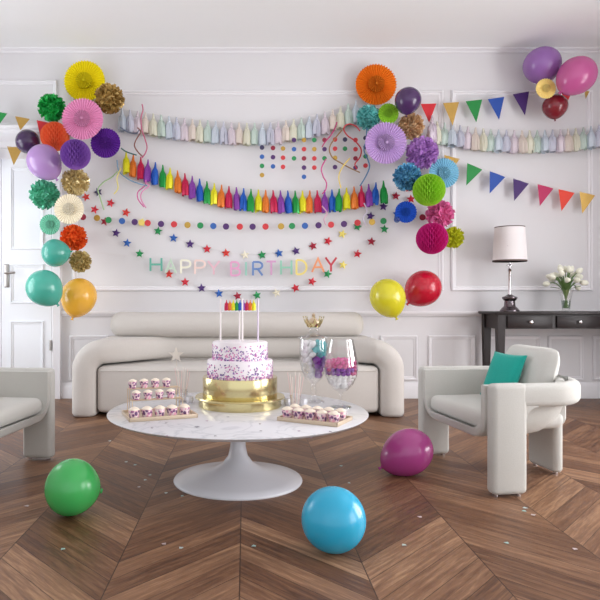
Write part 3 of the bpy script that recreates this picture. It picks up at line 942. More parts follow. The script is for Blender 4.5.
for i, (px, py) in enumerate(((126, 462), (135, 465), (27, 506), (166, 493), (182, 496), (164, 544), (181, 548), (254, 546), (139, 487), (145, 480), (150, 475), (420, 517), (404, 545), (524, 511), (533, 515), (525, 508), (507, 543), (575, 549), (349, 483), (341, 466), (562, 437), (110, 441), (63, 549), (345, 497))):
    D = F * H / (py - 300); sz_ = S(2.2 if py > 500 else 1.5, D)
    m = MB().prism([(-sz_, -sz_ * .6), (sz_, -sz_), (sz_ * .7, sz_), (-sz_ * .8, sz_ * .5)], -.0006, .0006, Matrix.Rotation(R(90), 4, 'X'))
    o = m.build('confetti', M_conf_f[i % 3]); o.location = (sx(px, D), D, .0009); o.rotation_euler = (0, 0, i * 1.3)
    tag(o, 'small pale silver confetti piece lying on the chevron floor', 'confetti', 'confetti on the floor')

# ------------------------------------------------------------------ balloons
def balloon(px, py, rpx, D, col, label, knot=(0, 1), long=1.12, floor=False, group=None):
    """knot: direction of the knot in the picture plane (x right, y down)"""
    r = S(rpx, D)
    c = P(px, py, D)
    prof = []
    n = 26
    for k in range(n + 1):
        t = PI * k / n
        z = math.cos(t); rr = math.sin(t)
        if z < 0:
            rr *= (1 - .16 * z * z)
            z *= long * 1.10
        else:
            z *= long * .94
        prof.append((r * rr if 0 < k < n else 0, r * z))
    prof[-1] = (0, prof[-1][1]); zb = prof[-1][1]
    prof = [p for p in prof[:-1] if True]
    prof[-1] = (r * .12, zb * 0.99)
    prof.append((r * .05, zb * 1.035)); prof.append((0, zb * 1.04))
    prof = list(reversed(prof))
    d = Vector((knot[0], knot[2] if len(knot) > 2 else 0, -knot[1])).normalized()
    q = (-d).to_track_quat('Z', 'Y')
    o = MB().lathe(prof, 40).build('balloon', latex(col), None, 70)
    o.location = c; o.rotation_mode = 'QUATERNION'; o.rotation_quaternion = q
    tag(o, label, 'balloon', group)
    MB().lathe([(r * .03, zb * 1.02), (r * .055, zb * 1.05), (r * .05, zb * 1.075), (r * .09, zb * 1.115), (r * .10, zb * 1.13), (r * .04, zb * 1.12), (0, zb * 1.12)], 14).build('knot', latex(col), o, 60)
    return o
def floor_balloon(px, py, rpx, col, label, knot, long=1.0):
    D = F * H / (py - 300 + rpx)
    return balloon(px, py, rpx, D, col, label, knot, long)
floor_balloon(71.5, 487, 28, (66, 178, 92), 'round green balloon lying on the floor beside the armchair by the door', (.75, .3, .6), .97)
floor_balloon(333.5, 519.5, 32.2, (38, 172, 212), 'round turquoise blue balloon lying on the floor before the marble table', (.15, .35, .9), .98)
floor_balloon(408, 452, 22.6, (176, 68, 140), 'orchid purple balloon on the floor touching the cream armchair leg', (-.86, .50, .0), 1.2)

LC = 'cluster beside the door'
RC = 'cluster in the middle'
balloon(27.5, 141.5, 12, 5.72, (62, 36, 78), 'small dark plum balloon between gold pennants near the door', (.8, .55), 1.0)
balloon(44, 161.5, 16.8, 5.48, (176, 138, 196), 'lilac balloon in the cluster beside the door', (.6, .85), 1.10)
balloon(55, 253, 14, 5.52, (70, 168, 150), 'smaller sea green balloon with its knot pointing sideways', (1, -.1), 1.0)
balloon(44, 287.5, 17.8, 5.30, (74, 176, 156), 'larger sea green balloon hanging lowest over the door edge', (.62, .78), 1.06)
balloon(79, 296.5, 17.6, 5.64, (240, 180, 60), 'amber yellow balloon at the bottom of the cluster by the door', (-.3, 1), 1.12)
balloon(408, 100, 13, 5.58, (72, 40, 92), 'dark purple balloon below the orange paper fan', (-.1, 1), 1.03)
balloon(423.5, 288, 17.6, 5.66, (190, 14, 46), 'crimson red balloon touching the yellow one above the armchair', (-.72, .72), 1.08)
balloon(387.5, 297, 17.6, 5.38, (214, 204, 40), 'lemon yellow balloon hanging above the sofa end', (.42, 1), 1.12)
balloon(542, 64.5, 18, 5.7, (152, 104, 176), 'purple balloon touching the ceiling above the console', (.2, 1), 1.0)
balloon(577, 75.5, 18.2, 5.5, (196, 90, 150), 'shiny pink balloon near the ceiling above the console', (-.78, .8), 1.1)
balloon(555, 106, 12, 5.72, (128, 26, 40), 'dark red balloon below the cream paper fan near the ceiling', (0, 1), 1.0)

# ------------------------------------------------------------------ paper fans, honeycomb balls, pom-poms
def fan(px, py, rpx, D, col, label, pleats=44, col2=None):
    r = S(rpx, D)
    c = P(px, py, D)
    root = empty('paper_fan', c, label, 'paper fan')
    def disc(r1, r0, depth, y, n):
        m = MB()
        vs, fs = [], []
        rad = [(r0, .25), (r0 + (r1 - r0) * .5, .7), (r1 * .93, 1), (r1, 1)]
        k2 = 2 * n
        for k in range(k2):
            a = 2 * PI * k / k2
            up = 1 if k % 2 == 0 else -1
            for i, (q, amp) in enumerate(rad):
                qq = q * (1.0 if (up > 0 or i < 3) else .955)
                vs.append((qq * math.cos(a), y - up * depth * amp, qq * math.sin(a)))
        nf = len(vs)
        vs += [(vx, vy + .004, vz) for vx, vy, vz in vs]
        L = len(rad)
        for k in range(k2):
            kn = (k + 1) % k2
            for i in range(L - 1):
                fs.append((k * L + i, k * L + i + 1, kn * L + i + 1, kn * L + i))
                fs.append((nf + k * L + i, nf + kn * L + i, nf + kn * L + i + 1, nf + k * L + i + 1))
            fs.append((k * L, kn * L, nf + kn * L, nf + k * L))
            fs.append((k * L + L - 1, nf + k * L + L - 1, nf + kn * L + L - 1, kn * L + L - 1))
        return m.add(vs, fs)
    disc(r, r * .06, r * .045, 0, pleats).build('pleated_disc', paper(col), root, 20)
    c2 = col2 or tuple(max(0, int(v * .87)) for v in col)
    ce = disc(r * .40, r * .05, r * .045, -r * .13, max(16, pleats // 2)).build('centre_rosette', paper(c2), root, 20)
    MB().lathe([(0, 0), (r * .07, .0), (r * .07, .004), (r * .04, .007), (0, .008)], 16, Matrix.Translation((0, -r * .165, 0)) @ Matrix.Rotation(R(90), 4, 'X')).build('centre_button', paper(c2), ce)
    MB().lathe([(r * .10, 0), (r * .07, r * .12)], 12, Matrix.Rotation(R(90), 4, 'X')).build('core', paper(c2), root)
    return root
def honeycomb(px, py, rpx, D, col, label):
    r = S(rpx, D)
    c = P(px, py, D)
    m = MB()
    nv, seg, nc, rows = 80, 240, 20, 8
    vs, fs = [], []
    for i in range(nv + 1):
        th = PI * i / nv
        for k in range(seg):
            ph = 2 * PI * k / seg
            dip = 0.0
            for q in (0, 1):                       # two staggered nets of lens-shaped cells
                fy = (th / PI * rows + q * .5) % 1 - .5
                fx = (nc * ph / (2 * PI) + q * .5) % 1 - .5
                w = .30 * (1 - abs(2 * fy) ** 1.6)
                if abs(fx) < w: dip = max(dip, (1 - (fx / w) ** 2) ** .5)
            rr = r * (1 - .26 * dip * min(1, math.sin(th) * 1.5))
            vs.append((rr * math.sin(th) * math.cos(ph), rr * math.sin(th) * math.sin(ph), r * math.cos(th)))
    for i in range(nv):
        for k in range(seg):
            k2 = (k + 1) % seg
            fs.append((i * seg + k, i * seg + k2, (i + 1) * seg + k2, (i + 1) * seg + k))
    m.add(vs, fs)
    o = m.build('honeycomb_ball', paper(col), None, 70); o.location = c
    tag(o, label, 'paper ball')
    MB().tube([(0, 0, r * .98), (0, 0, r * 1.06)], .003, 6).build('hanging_loop', M_string, o)
    return o
def pompom(px, py, rpx, D, col, label, foilish=True, n=330, col2=None):
    r = S(rpx, D)
    c = P(px, py, D)
    rn = random.Random(int(px * 7 + py))
    name = 'foil_pompom' if foilish else 'tissue_pompom'
    m = MB()
    for i in range(n):
        zz = 1 - 2 * (i + .5) / n
        a = i * 2.39996
        s_ = math.sqrt(1 - zz * zz)
        d = Vector((s_ * math.cos(a), s_ * math.sin(a), zz))
        t1 = d.orthogonal().normalized(); t1 = Matrix.Rotation(rn.uniform(0, 2 * PI), 3, d) @ t1
        t2 = d.cross(t1)
        l0 = r * rn.uniform(.45, .6); l1 = r * rn.uniform(.86, 1.03)
        w = r * rn.uniform(.09, .15)
        lean = (t1 * rn.uniform(-.25, .25) + t2 * rn.uniform(-.25, .25)) * r
        p0 = d * l0; p1 = d * (l0 + (l1 - l0) * .6) + lean * .5; p2 = d * l1 + lean
        if p2.length > r * 1.02: p2 *= r * 1.02 / p2.length
        th = t1 * .0008
        sec = []
        for p, ww in ((p0, w * .4), (p1, w), (p2, w * .75)):
            sec.append([p + t2 * ww + th, p - t2 * ww + th, p - t2 * ww - th, p + t2 * ww - th])
        m.sweep(sec)
    m.lathe([(r * .62 * math.sin(PI * k / 10), -r * .62 * math.cos(PI * k / 10)) for k in range(11)], 16)
    o = m.build(name, foil(col) if foilish else paper(col), None, 15)
    o.location = c
    tag(o, label, 'pompom')
    MB().tube([(0, 0, r * .6), (0, 0, r * 1.02)], .003, 6).build('hanging_loop', M_string, o)
    return o
YW = 5.84
fan(84.5, 81, 20.8, YW, (244, 226, 20), 'large lemon yellow pleated paper fan topping the cluster beside the door')
pompom(109.5, 98.5, 15, 5.72, (188, 156, 92), 'large dark gold foil pompom beside the yellow paper fan')
pompom(52, 108, 14, 5.72, (40, 178, 84), 'emerald green foil pompom above the coral honeycomb ball')
fan(82.5, 119, 21, 5.62, (236, 158, 200), 'large pink pleated paper fan below the yellow fan')
honeycomb(55, 136.5, 14.3, 5.66, (240, 116, 72), 'coral orange honeycomb paper ball above the lilac balloon')
honeycomb(75.5, 154.5, 15, 5.36, (142, 92, 184), 'purple honeycomb paper ball beside the lilac balloon')
fan(105.5, 143, 15.2, 5.68, (98, 40, 150), 'deep violet pleated paper fan beside the rainbow tassel garland', 34)
pompom(75.5, 182, 14, 5.66, (224, 204, 150), 'pale gold foil pompom above the cream fan')
pompom(44.5, 194.5, 15, 5.66, (112, 206, 172), 'mint green foil pompom below the lilac balloon')
fan(69, 209, 15.2, 5.54, (246, 236, 212), 'cream pleated paper fan below the pale gold pompom', 34)
fan(49.8, 224.5, 10.4, 5.74, (128, 206, 176), 'small mint green pleated paper fan beside the cream fan', 26)
pompom(74, 237.5, 13.5, 5.74, (236, 96, 36), 'orange tissue pompom between sea green balloon and cream fan', False, 300)
pompom(80.5, 261.5, 11.2, 5.72, (206, 184, 122), 'small gold foil pompom just above the amber balloon')
# the cluster in the middle of the wall
fan(376, 84.5, 20.8, YW, (240, 130, 30), 'large orange pleated paper fan highest in the middle cluster')
pompom(368.5, 117.5, 12.6, 5.8, (130, 210, 208), 'turquoise foil pompom under the orange fan')
fan(388.5, 113.5, 10.4, 5.72, (140, 194, 50), 'small lime green pleated paper fan under the orange fan', 26)
pompom(411, 126.5, 13.2, 5.80, (222, 186, 144), 'rose gold foil pompom under the dark purple balloon')
fan(386, 143, 21.2, 5.62, (204, 172, 222), 'large lavender pleated paper fan in the middle cluster')
pompom(422, 153, 16.5, 5.68, (186, 134, 208), 'lilac purple tissue pompom beside the lavender fan', False, 360)
pompom(407, 177, 14.3, 5.60, (104, 172, 208), 'steel blue foil pompom above the royal blue fan')
fan(444, 173, 15.2, 5.74, (140, 200, 226), 'sky blue pleated paper fan behind the lime honeycomb ball', 34)
honeycomb(429, 190, 16, 5.42, (156, 212, 56), 'lime green honeycomb paper ball in the middle cluster')
fan(406, 212, 11, 5.74, (34, 84, 190), 'royal blue pleated paper fan beside the pink pompom', 26)
pompom(440, 214.5, 14.2, 5.72, (232, 116, 172), 'pink tissue pompom above the magenta honeycomb ball', False, 320)
honeycomb(432, 238.5, 15.7, 5.50, (206, 36, 130), 'magenta honeycomb paper ball lowest in the middle cluster')
pompom(453.5, 237.5, 10.8, 5.80, (196, 200, 40), 'small lime yellow tissue pompom beside the magenta honeycomb ball', False, 260)
fan(546, 88.5, 10.2, 5.60, (248, 222, 140), 'small cream yellow pleated paper fan between the ceiling balloons', 26)
# tiny pendants of the middle cluster
balloon(397.5, 219.5, 2.6, 5.66, (28, 62, 140), 'tiny navy balloon tied beside the royal blue fan', (.3, -1), 1.0)

# ------------------------------------------------------------------ garlands
def poly_y(pl, x):
    for (xa, ya), (xb, yb_) in zip(pl, pl[1:]):
        if xa <= x <= xb: return ya + (yb_ - ya) * (x - xa) / (xb - xa)
    return pl[-1][1] if x > pl[-1][0] else pl[0][1]
def string(pl, D, parent, off, m=M_string, r=.0022, n=4):
    pts = smooth([P(x, y, D) for x, y in pl], n)
    MB().tube([p - off for p in pts], r, 6).build('string', m, parent)
def curve_y(pl):
    sm = [(p.x, p.y) for p in smooth([Vector((x, y, 0)) for x, y in pl], 6)]
    return lambda x: poly_y(sm, x)
PAST = [('rose', (240, 214, 208)), ('cream', (240, 230, 198)), ('mint', (206, 226, 202)), ('ice', (202, 222, 228)), ('sky', (192, 206, 230)), ('lilac', (218, 204, 230))]
M_past = [mat('tassel_pastel_' + n, c, .22, .15, coat=.4, vary=.18, vscale=95, c2=tuple(int(.5 * a + .5 * b) + 6 for a, b in zip(c, PAST[(i + 2) % 6][1]))) for i, (n, c) in enumerate(PAST)]
def tassel_garland(pl, x0, x1, step, D, mats, start, L, w, label, seeds=3):
    off = P(*pl[0], D)
    root = empty('tassel_garland', off, label, 'garland')
    string(pl, D, root, off)
    f = curve_y(pl)
    cache = {}
    x = x0; i = 0
    while x <= x1:
        mi = (start + i) % len(mats); key = (mi, i % seeds)
        if key not in cache: cache[key] = tassel_mb(S(L, D), S(w, D), 10 + key[1] * 7 + mi).mesh('tassel', mats[mi], 60)
        p = P(x, f(x), D) - off
        obj('tassel', cache[key], root, p, (0, random.uniform(-.06, .06), random.uniform(-.4, .4)))
        x += step; i += 1
    return root
PL1 = [(116, 108), (135, 111), (150, 113.5), (180, 118), (210, 121), (240, 123), (265, 123), (290, 120), (315, 115), (340, 107), (360, 99)]
tassel_garland(PL1, 122, 357, 7.8, 5.885, M_past, 3, 22.5, 9.4, 'pastel iridescent tassel garland above the rainbow tassels')
PL2 = [(120, 150), (140, 157), (162, 165), (190, 175.5), (212, 183), (243, 188.5), (270, 190.5), (300, 191), (330, 190), (350, 187.5), (370, 184), (390, 179.5)]
tassel_garland(PL2, 126, 388, 7.35, 5.875, [M_rain[c] for c in order], 0, 22.5, 8.0, 'bright rainbow tassel garland across the wall over the sofa')
PL3 = [(432, 121), (470, 127), (500, 130), (540, 130.5), (580, 128), (612, 123)]
tassel_garland(PL3, 437, 610, 7.7, 5.885, M_past, 1, 22.5, 9.4, 'pastel iridescent tassel garland above the dark console')
# silver tassel under the red pennant
sv = tassel_mb(S(30, 5.83), S(11, 5.83), 77, 12).build('foil_tassel', mat('iridescent_foil', (226, 214, 226), .18, .6, vary=.2, vscale=60), None, 60)
sv.location = P(432, 116, 5.83); tag(sv, 'silvery iridescent foil tassel hanging below the red pennant', 'tassel')

def pennant_mb(w, h, curl=.0):
    return MB().prism([(-w / 2, 0), (w / 2, 0), (0, -h)], -.0015, .0015)
def pennants(items, D, pl, label):
    off = P(*pl[0], D)
    root = empty('pennant_garland', off, label, 'garland')
    string(pl, D, root, off, M_string, .002, 3)
    for x, y, ang, c, w, h in items:
        m = foil(c, .65, .3) if c == GOLDC else card(c)
        pennant_mb(S(w, D), S(h, D)).build('pennant', m, root, 30, loc=P(x, y, D) - off, rot=(0, R(ang), 0))
GOLDC = (196, 158, 84)
CG, CB, CP, CR, CM, CO = (22, 140, 62), (32, 78, 170), (66, 28, 106), (216, 36, 48), (190, 34, 92), (236, 66, 44)
pennants([(428.5, 103.8, -2, CR, 15.5, 19), (451, 102.6, -4, GOLDC, 16, 23), (474, 100.4, -6, CG, 16.5, 22), (496, 98, -8, CB, 16.5, 22), (521, 92.8, -10, CP, 16.5, 23), (566.5, 92.8, 2, CR, 10, 12), (587, 91, 10, GOLDC, 5, 8)],
         5.86, [(416, 104), (451, 102.4), (474, 100.2), (496, 97.8), (521, 92.6), (545, 90), (566, 92.5), (592, 90)], 'upper pennant string running from the middle cluster to the ceiling balloons')
pennants([(452, 157, 14, GOLDC, 16, 19), (474.8, 166.3, 24, CG, 16.5, 21), (497.5, 174, 22, CB, 16.5, 21), (521, 181, 19, CP, 16.5, 21), (545.5, 186.2, 16, CM, 16.5, 20.5), (566.5, 191, 14, CO, 16.5, 20.5), (587.3, 193.5, 14, GOLDC, 16, 20.5)],
         5.86, [(438, 151), (452, 156.8), (474.8, 166.1), (497.5, 173.8), (521, 180.8), (545.5, 186), (566.5, 190.8), (587.3, 193.3), (610, 196)], 'lower pennant string sloping above the lamp and dark console')
pennants([(-1, 112, 8, CG, 17, 16), (22.5, 117.5, 10, GOLDC, 15, 13), (43, 121.5, 12, CR, 13, 14)], 5.80, [(-12, 110), (0, 112), (22, 117.3), (43, 121.3), (58, 125)], 'pennant string over the door with green, gold and red flags')
pennants([(15, 147, 4, GOLDC, 16, 18), (-12, 150, 8, CB, 16, 18)], 5.80, [(-22, 149), (-12, 149.8), (15, 146.8), (30, 149)], 'short lower pennant string over the door with a gold flag')

# stars
SC = {'r': (206, 40, 58), 'd': (164, 30, 56), 'p': (78, 46, 116), 'b': (42, 96, 176), 'g': (34, 148, 84), 'y': (244, 228, 120), 'c': (246, 238, 214), 'k': (74, 72, 104), 'o': (216, 58, 50)}
def star_garland(items, D, label, r=4.7):
    off = P(items[0][0], items[0][1], D)
    root = empty('star_garland', off, label, 'garland')
    string([(x, y - 1) for x, y, c in items], D + .008, root, off, M_string, .0012, 3)
    meshes = {}
    for i, (x, y, c) in enumerate(items):
        if c not in meshes:
            rr = S(r, D); poly = star_poly(rr, .46)
            n = len(poly)
            m = MB()       # raised faceted star
            vs = [(px_, .002, pz) for px_, pz in poly] + [(0, -.007, 0), (0, .006, 0)]
            fs = [(k, (k + 1) % n, n) for k in range(n)] + [((k + 1) % n, k, n + 1) for k in range(n)]
            meshes[c] = m.add(vs, fs).mesh('star', foil(SC[c], .3, .35), 10)
        obj('star', meshes[c], root, P(x, y, D) - off, (0, R((i * 37) % 40 - 20), 0))
star_garland([(98, 192, 'k'), (110.5, 203, 'r'), (126, 212.5, 'o'), (142, 222.5, 'y'), (158, 231, 'g'), (173.5, 238, 'b'), (190, 244, 'p'), (207, 249, 'r'), (226, 253, 'o'), (245, 255, 'c'), (262, 255, 'g'), (279, 253.3, 'b'), (296, 251, 'p'), (313, 246, 'd'), (328, 241, 'r'), (342.5, 234, 'y'), (357.5, 226.5, 'g'), (370.5, 216, 'p'), (383.5, 206.5, 'p'), (396, 196, 'd'), (409, 188, 'r')],
             5.932, 'upper star garland crossing the wall just over the lettering')
star_garland([(86, 197, 'o'), (94.5, 209.5, 'r'), (104.5, 221.5, 'd'), (116, 233, 'p'), (127, 243, 'b'), (139.5, 253.7, 'g'), (169, 274, 'o'), (185, 282, 'r'), (201.5, 288, 'p'), (219, 293.5, 'b'), (237.5, 296, 'd'), (257, 295.3, 'g'), (276.5, 293, 'c'), (295.5, 288, 'r'), (312, 281.5, 'r'), (327.5, 274, 'g'), (343, 265, 'y'), (357.5, 253.7, 'r'), (371.5, 241.5, 'd'), (384.5, 229, 'g'), (397, 214, 'b'), (411, 199, 'r')],
             5.912, 'lower star garland dipping below the lettering to the sofa')
# round dots
DC = {'g': (38, 146, 84), 'b': (52, 100, 176), 'p': (84, 46, 110), 'y': (240, 214, 110), 'r': (212, 60, 66), 'x': (186, 146, 66), 'd': (150, 34, 60), 'k': (60, 56, 92)}
_dots = {}
def dot_mesh(c, r):
    key = (c, round(r, 4))
    if key not in _dots:
        mm = foil((196, 158, 76), .8, .3) if c == 'x' else card(DC[c])
        _dots[key] = MB().lathe([(0, -.0015), (r, -.0015), (r, .0015), (0, .0015)], 20, Matrix.Rotation(R(90), 4, 'X')).mesh('dot', mm, 30)
    return _dots[key]
dl = [(83, 217, 'd'), (97, 218, 'x'), (108.5, 220, 'g'), (122, 221, 'b'), (134.7, 222, 'p'), (141.5, 222.5, 'y'), (147.7, 223, 'r'), (161, 224, 'p'), (174, 224.3, 'r'), (187.5, 225, 'x'), (200.3, 225.5, 'g'), (213.3, 226, 'b'), (226, 226.5, 'p'), (239.8, 226.7, 'r'), (252.6, 226.7, 'p'), (265.5, 226.6, 'r'), (281, 226.3, 'x'), (292, 226, 'g'), (305, 225.8, 'b'), (318.5, 225.3, 'p'), (331, 224.7, 'r'), (344, 224, 'p'), (357.5, 222.7, 'r'), (372, 222, 'x'), (383.5, 221, 'g'), (397, 219.6, 'b'), (410, 218.5, 'p'), (422.5, 217.3, 'd')]
off = P(83, 217, 5.86)
dg = empty('dot_garland', off, 'straight garland of coloured round dots below the rainbow tassels', 'garland')
string([(x, y) for x, y, c in dl], 5.862, dg, off, M_string, .0012, 2)
for x, y, c in dl: obj('dot', dot_mesh(c, S(3.15, 5.86)), dg, P(x, y, 5.86) - off)
cols = [(262, 'kbgx'), (273, 'dpb'), (283, 'xrr'), (294, 'pbg'), (304, 'xrdpb'), (314.3, 'gxrr'), (324.5, 'dpg'), (335, 'rrxp'), (345, 'kg'), (355.5, 'rrdp'), (365.5, 'kpgr')]
where = ['first', 'second', 'third', 'fourth', 'fifth', 'sixth', 'seventh', 'eighth', 'ninth', 'tenth', 'eleventh']
starts = [147.5, 148, 148.5, 140, 140, 140, 140, 139.5, 139.5, 140, 138]
for i, ((x, cs), y0) in enumerate(zip(cols, starts)):
    top = P(x, 136, 5.845)
    rt = empty('dot_strand', top, 'hanging strand of small round dots, %s from the cake side' % where[i], 'dot strand')
    MB().tube([(0, 0, 0), (0, 0, -S(len(cs) * 9.4 + y0 - 141, 5.845))], .001, 6).build('string', M_string, rt)
    for k, c in enumerate(cs):
        obj('dot', dot_mesh(c, S(2.3, 5.845)), rt, P(x, y0 + k * 9.2, 5.845) - top)

# streamers
def streamer(pts, D, col, label, r=.0062):
    pp = smooth([P(x, y, D + .012 * math.sin(i * 1.7)) for i, (x, y) in enumerate(pts)], 7)
    o = MB().tube([p - pp[0] for p in pp], r, 6).build('streamer', card(col), None, 60)
    o.location = pp[0]
    tag(o, label, 'streamer')
DS = 5.80
streamer([(137.4, 127.5), (140.5, 132), (136, 140), (134.5, 146), (138, 152), (143, 157)], DS, (140, 84, 74), 'brown curling streamer between the two tassel garlands near the violet fan')
streamer([(120, 127), (128, 132), (136, 133.5), (139, 130)], DS, (110, 120, 140), 'slate grey streamer bit under the pastel tassels near the gold pompom')
streamer([(142, 104), (143, 110), (141, 118), (142, 130), (145, 139), (147, 147), (145.4, 153), (142, 158)], DS - .03, (196, 96, 130), 'rose pink streamer curling down through the pastel tassels')
streamer([(117, 160), (119, 171), (128, 179), (140, 184), (147, 185.5)], DS, (126, 160, 190), 'pale blue streamer looping under the first rainbow tassels')
streamer([(146, 180), (145, 185.5), (138, 192), (138, 199), (144, 207)], DS, (222, 110, 170), 'pink streamer dangling below the rainbow tassels near the door')
streamer([(146, 183), (149, 186), (142, 192), (141, 199), (146, 208)], DS - .03, (226, 150, 190), 'paler pink streamer dangling beside the pink one')
streamer([(121, 148), (125, 151), (131, 153.5), (136.5, 155)], DS, (60, 110, 110), 'dark teal streamer bit at the start of the rainbow garland')
streamer([(118, 171), (112, 177), (104, 182), (98, 189), (100, 197), (104, 210)], DS, (170, 200, 150), 'pale green streamer beside the first dark star')
streamer([(121, 168), (117, 178), (118, 188), (114, 194)], DS - .03, (234, 222, 130), 'pale yellow streamer below the first rainbow tassels')
streamer([(337, 122), (335, 128), (331, 135), (325, 142), (322, 147)], DS, (190, 30, 110), 'magenta streamer running down across the dot strands')
streamer([(326, 159), (321.5, 168), (323, 176), (326.5, 183), (325.5, 190), (322, 194)], DS - .03, (206, 60, 140), 'pinkish magenta streamer ending in the rainbow tassels')
streamer([(342, 130), (337, 136), (331, 144), (329.5, 151), (333, 158), (341, 163), (350, 168), (360, 172.5)], DS - .02, (150, 112, 66), 'bronze brown streamer curling across the dot strands')
streamer([(360, 131), (356, 126.5), (350, 124), (345, 126), (344, 130.5), (348, 136), (355, 141), (361, 149), (360, 157), (355, 164), (357, 169)], DS - .05, (196, 36, 50), 'red curling streamer below the turquoise pompom')
streamer([(350, 158), (344, 165), (339.5, 173), (339, 180), (341, 188)], DS - .05, (240, 214, 110), 'yellow streamer dropping to the rainbow tassels')
streamer([(367, 128), (366, 140), (364, 150), (368, 160), (369.5, 167), (366, 176), (360, 186)], DS - .08, (84, 130, 170), 'blue streamer dropping from the turquoise pompom')
streamer([(322, 206), (327, 213), (324, 219), (326, 225)], DS, (226, 180, 200), 'pale pink streamer end below the rainbow tassels')
streamer([(364, 203), (367, 211), (363, 218), (366, 225)], DS, (206, 196, 214), 'pale grey streamer end near the middle cluster')
# letter banner
def arc(cx_, cz_, rx, rz, a0, a1, n=12):
    return [(cx_ + rx * math.cos(R(a0 + (a1 - a0) * k / n)), cz_ + rz * math.sin(R(a0 + (a1 - a0) * k / n))) for k in range(n + 1)]
def stroke(mb, pts, w, y0, y1):
    pts = [Vector(p) for p in pts]
    pts = [p for k, p in enumerate(pts) if k == 0 or (p - pts[k - 1]).length > 1e-5]
    secs = []
    for k, p in enumerate(pts):
        d0 = (p - pts[k - 1]).normalized() if k else (pts[1] - p).normalized()
        d1 = (pts[k + 1] - p).normalized() if k < len(pts) - 1 else d0
        n0 = Vector((-d0.y, d0.x)); n1 = Vector((-d1.y, d1.x))
        n = n0 + n1
        if n.length < .2: n = n0.copy()
        n.normalize(); n *= min(1 / max(n.dot(n0), .35), 2.2) * w / 2
        secs.append([Vector((p.x + n.x, y0, p.y + n.y)), Vector((p.x - n.x, y0, p.y - n.y)), Vector((p.x - n.x, y1, p.y - n.y)), Vector((p.x + n.x, y1, p.y + n.y))])
    mb.sweep(secs)
GL = {
 'H': [[(0, 0), (0, 1)], [(1, 0), (1, 1)], [(0, .5), (1, .5)]],
 'A': [[(0, 0), (.5, 1), (1, 0)], [(.2, .36), (.8, .36)]],
 'P': [[(0, 0), (0, 1)], [(0, 1), (.5, 1)] + arc(.5, .73, .5, .27, 90, -90) + [(0, .46)]],
 'Y': [[(0, 1), (.5, .45), (1, 1)], [(.5, .45), (.5, 0)]],
 'B': [[(0, 0), (0, 1)], [(0, 1), (.45, 1)] + arc(.45, .76, .42, .24, 90, -90) + [(0, .52)], [(0, .52), (.5, .52)] + arc(.5, .26, .5, .26, 90, -90) + [(0, 0)]],
 'I': [[(.5, 0), (.5, 1)]],
 'R': [[(0, 0), (0, 1)], [(0, 1), (.5, 1)] + arc(.5, .74, .48, .26, 90, -90) + [(0, .48)], [(.5, .48), (1, 0)]],
 'T': [[(0, 1), (1, 1)], [(.5, 1), (.5, 0)]],
 'D': [[(0, 0), (0, 1)], [(0, 1), (.3, 1)] + arc(.3, .5, .7, .5, 90, -90) + [(0, 0)]],
}
LT = [('H', 150.5, 161.5, 258, 271, (104, 184, 164)), ('A', 165.5, 176, 260, 273, (206, 226, 206)), ('P', 181, 190.5, 260.3, 273.5, (250, 246, 226)), ('P', 195, 205, 260.5, 274, (248, 222, 214)), ('Y', 208, 219.5, 261, 274.5, (236, 194, 206)),
      ('B', 231, 240, 262, 275.5, (234, 168, 206)), ('I', 244, 248, 262, 275.5, (156, 206, 190)), ('R', 253, 262.5, 262, 275.5, (104, 138, 196)), ('T', 266.5, 276, 261.5, 275, (214, 160, 200)), ('H', 281, 291.5, 260.5, 274.5, (150, 206, 182)),
      ('D', 296.5, 306.5, 260, 274.3, (246, 226, 130)), ('A', 312, 324, 258.5, 272, (240, 158, 110)), ('Y', 325.5, 336.5, 257.5, 271.5, (198, 58, 74))]
DB = 5.87
off = P(92, 252.5, DB)
bn = empty('letter_banner', off, 'pastel letter banner reading HAPPY BIRTHDAY on the wall above the sofa', 'banner')
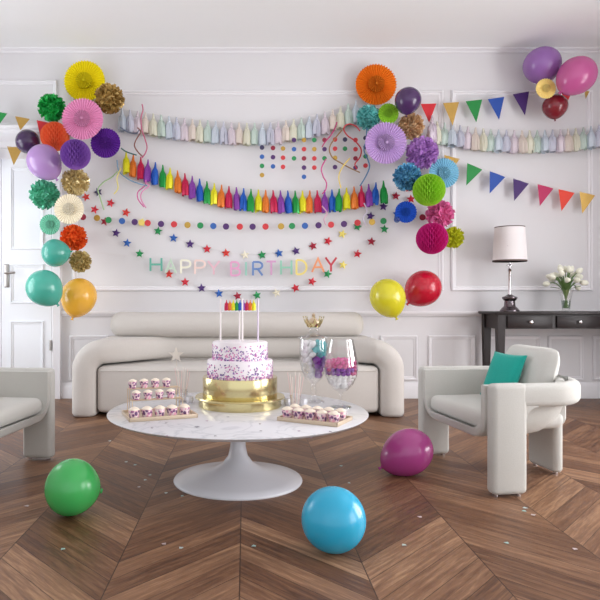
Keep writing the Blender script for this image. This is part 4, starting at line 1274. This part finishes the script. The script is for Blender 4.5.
string([(92, 252.5), (120, 255), (150, 257.5), (200, 260.5), (245, 262), (290, 260.5), (325, 257.5), (362, 251)], DB + .008, bn, off, M_string, .0015, 3)
for ch, xa, xb, ya, yb_, c in LT:
    p0 = P(xa, yb_, DB); w = S(xb - xa, DB); h = S(yb_ - ya, DB)
    m = MB()
    for q, st_ in enumerate(GL[ch]):
        stroke(m, [(u * w, v * h) for u, v in st_], S(1.95, DB), -.003 - .0008 * q, .003 + .0008 * q)
    m.build('letter', card(c, .35), bn, 30, loc=p0 - off)

# ------------------------------------------------------------------ light and camera
w = bpy.data.worlds.new('daylight'); sc.world = w
w.use_nodes = True
bg = w.node_tree.nodes['Background']
bg.inputs['Color'].default_value = (0.93, 0.96, 1.0, 1)
bg.inputs['Strength'].default_value = 1.25
for i, (a, b) in enumerate(ops):
    l = bpy.data.lights.new('window_daylight', 'AREA'); l.shape = 'RECTANGLE'
    l.size = b - a; l.size_y = 2.35; l.energy = (100, 205)[i]; l.color = (0.99, 0.985, 1.0)
    o = bpy.data.objects.new('window_daylight', l); COL.objects.link(o)
    o.location = (XR + .25, (a + b) / 2, 1.41); o.rotation_euler = (0, R(90), 0)
    o.rotation_euler = (R(90), 0, R(90))
l = bpy.data.lights.new('window_daylight', 'AREA'); l.shape = 'RECTANGLE'  # added bluish fill outside the made-up left opening, brightens the door
l.size = LW[1] - LW[0]; l.size_y = 2.2; l.energy = 75; l.color = (0.90, 0.95, 1.0)
o = bpy.data.objects.new('window_daylight', l); COL.objects.link(o)
o.location = (XL - .25, sum(LW) / 2, 1.46); o.rotation_euler = (R(90), 0, R(-90))
cam = bpy.data.cameras.new('camera'); co = bpy.data.objects.new('camera', cam); COL.objects.link(co)
co.location = (0, 0, H); co.rotation_euler = (R(90), 0, 0)
cam.sensor_width = 36; cam.lens = 36 * F / 600.0
cam.shift_x = (300 - CX) / 600.0; cam.shift_y = 0.0
cam.clip_start = .05
sc.camera = co
sc.view_settings.view_transform = 'Standard'
sc.view_settings.look = 'None'
sc.view_settings.exposure = -0.06
sc.view_settings.gamma = 1.0
sc.view_settings.use_curve_mapping = False
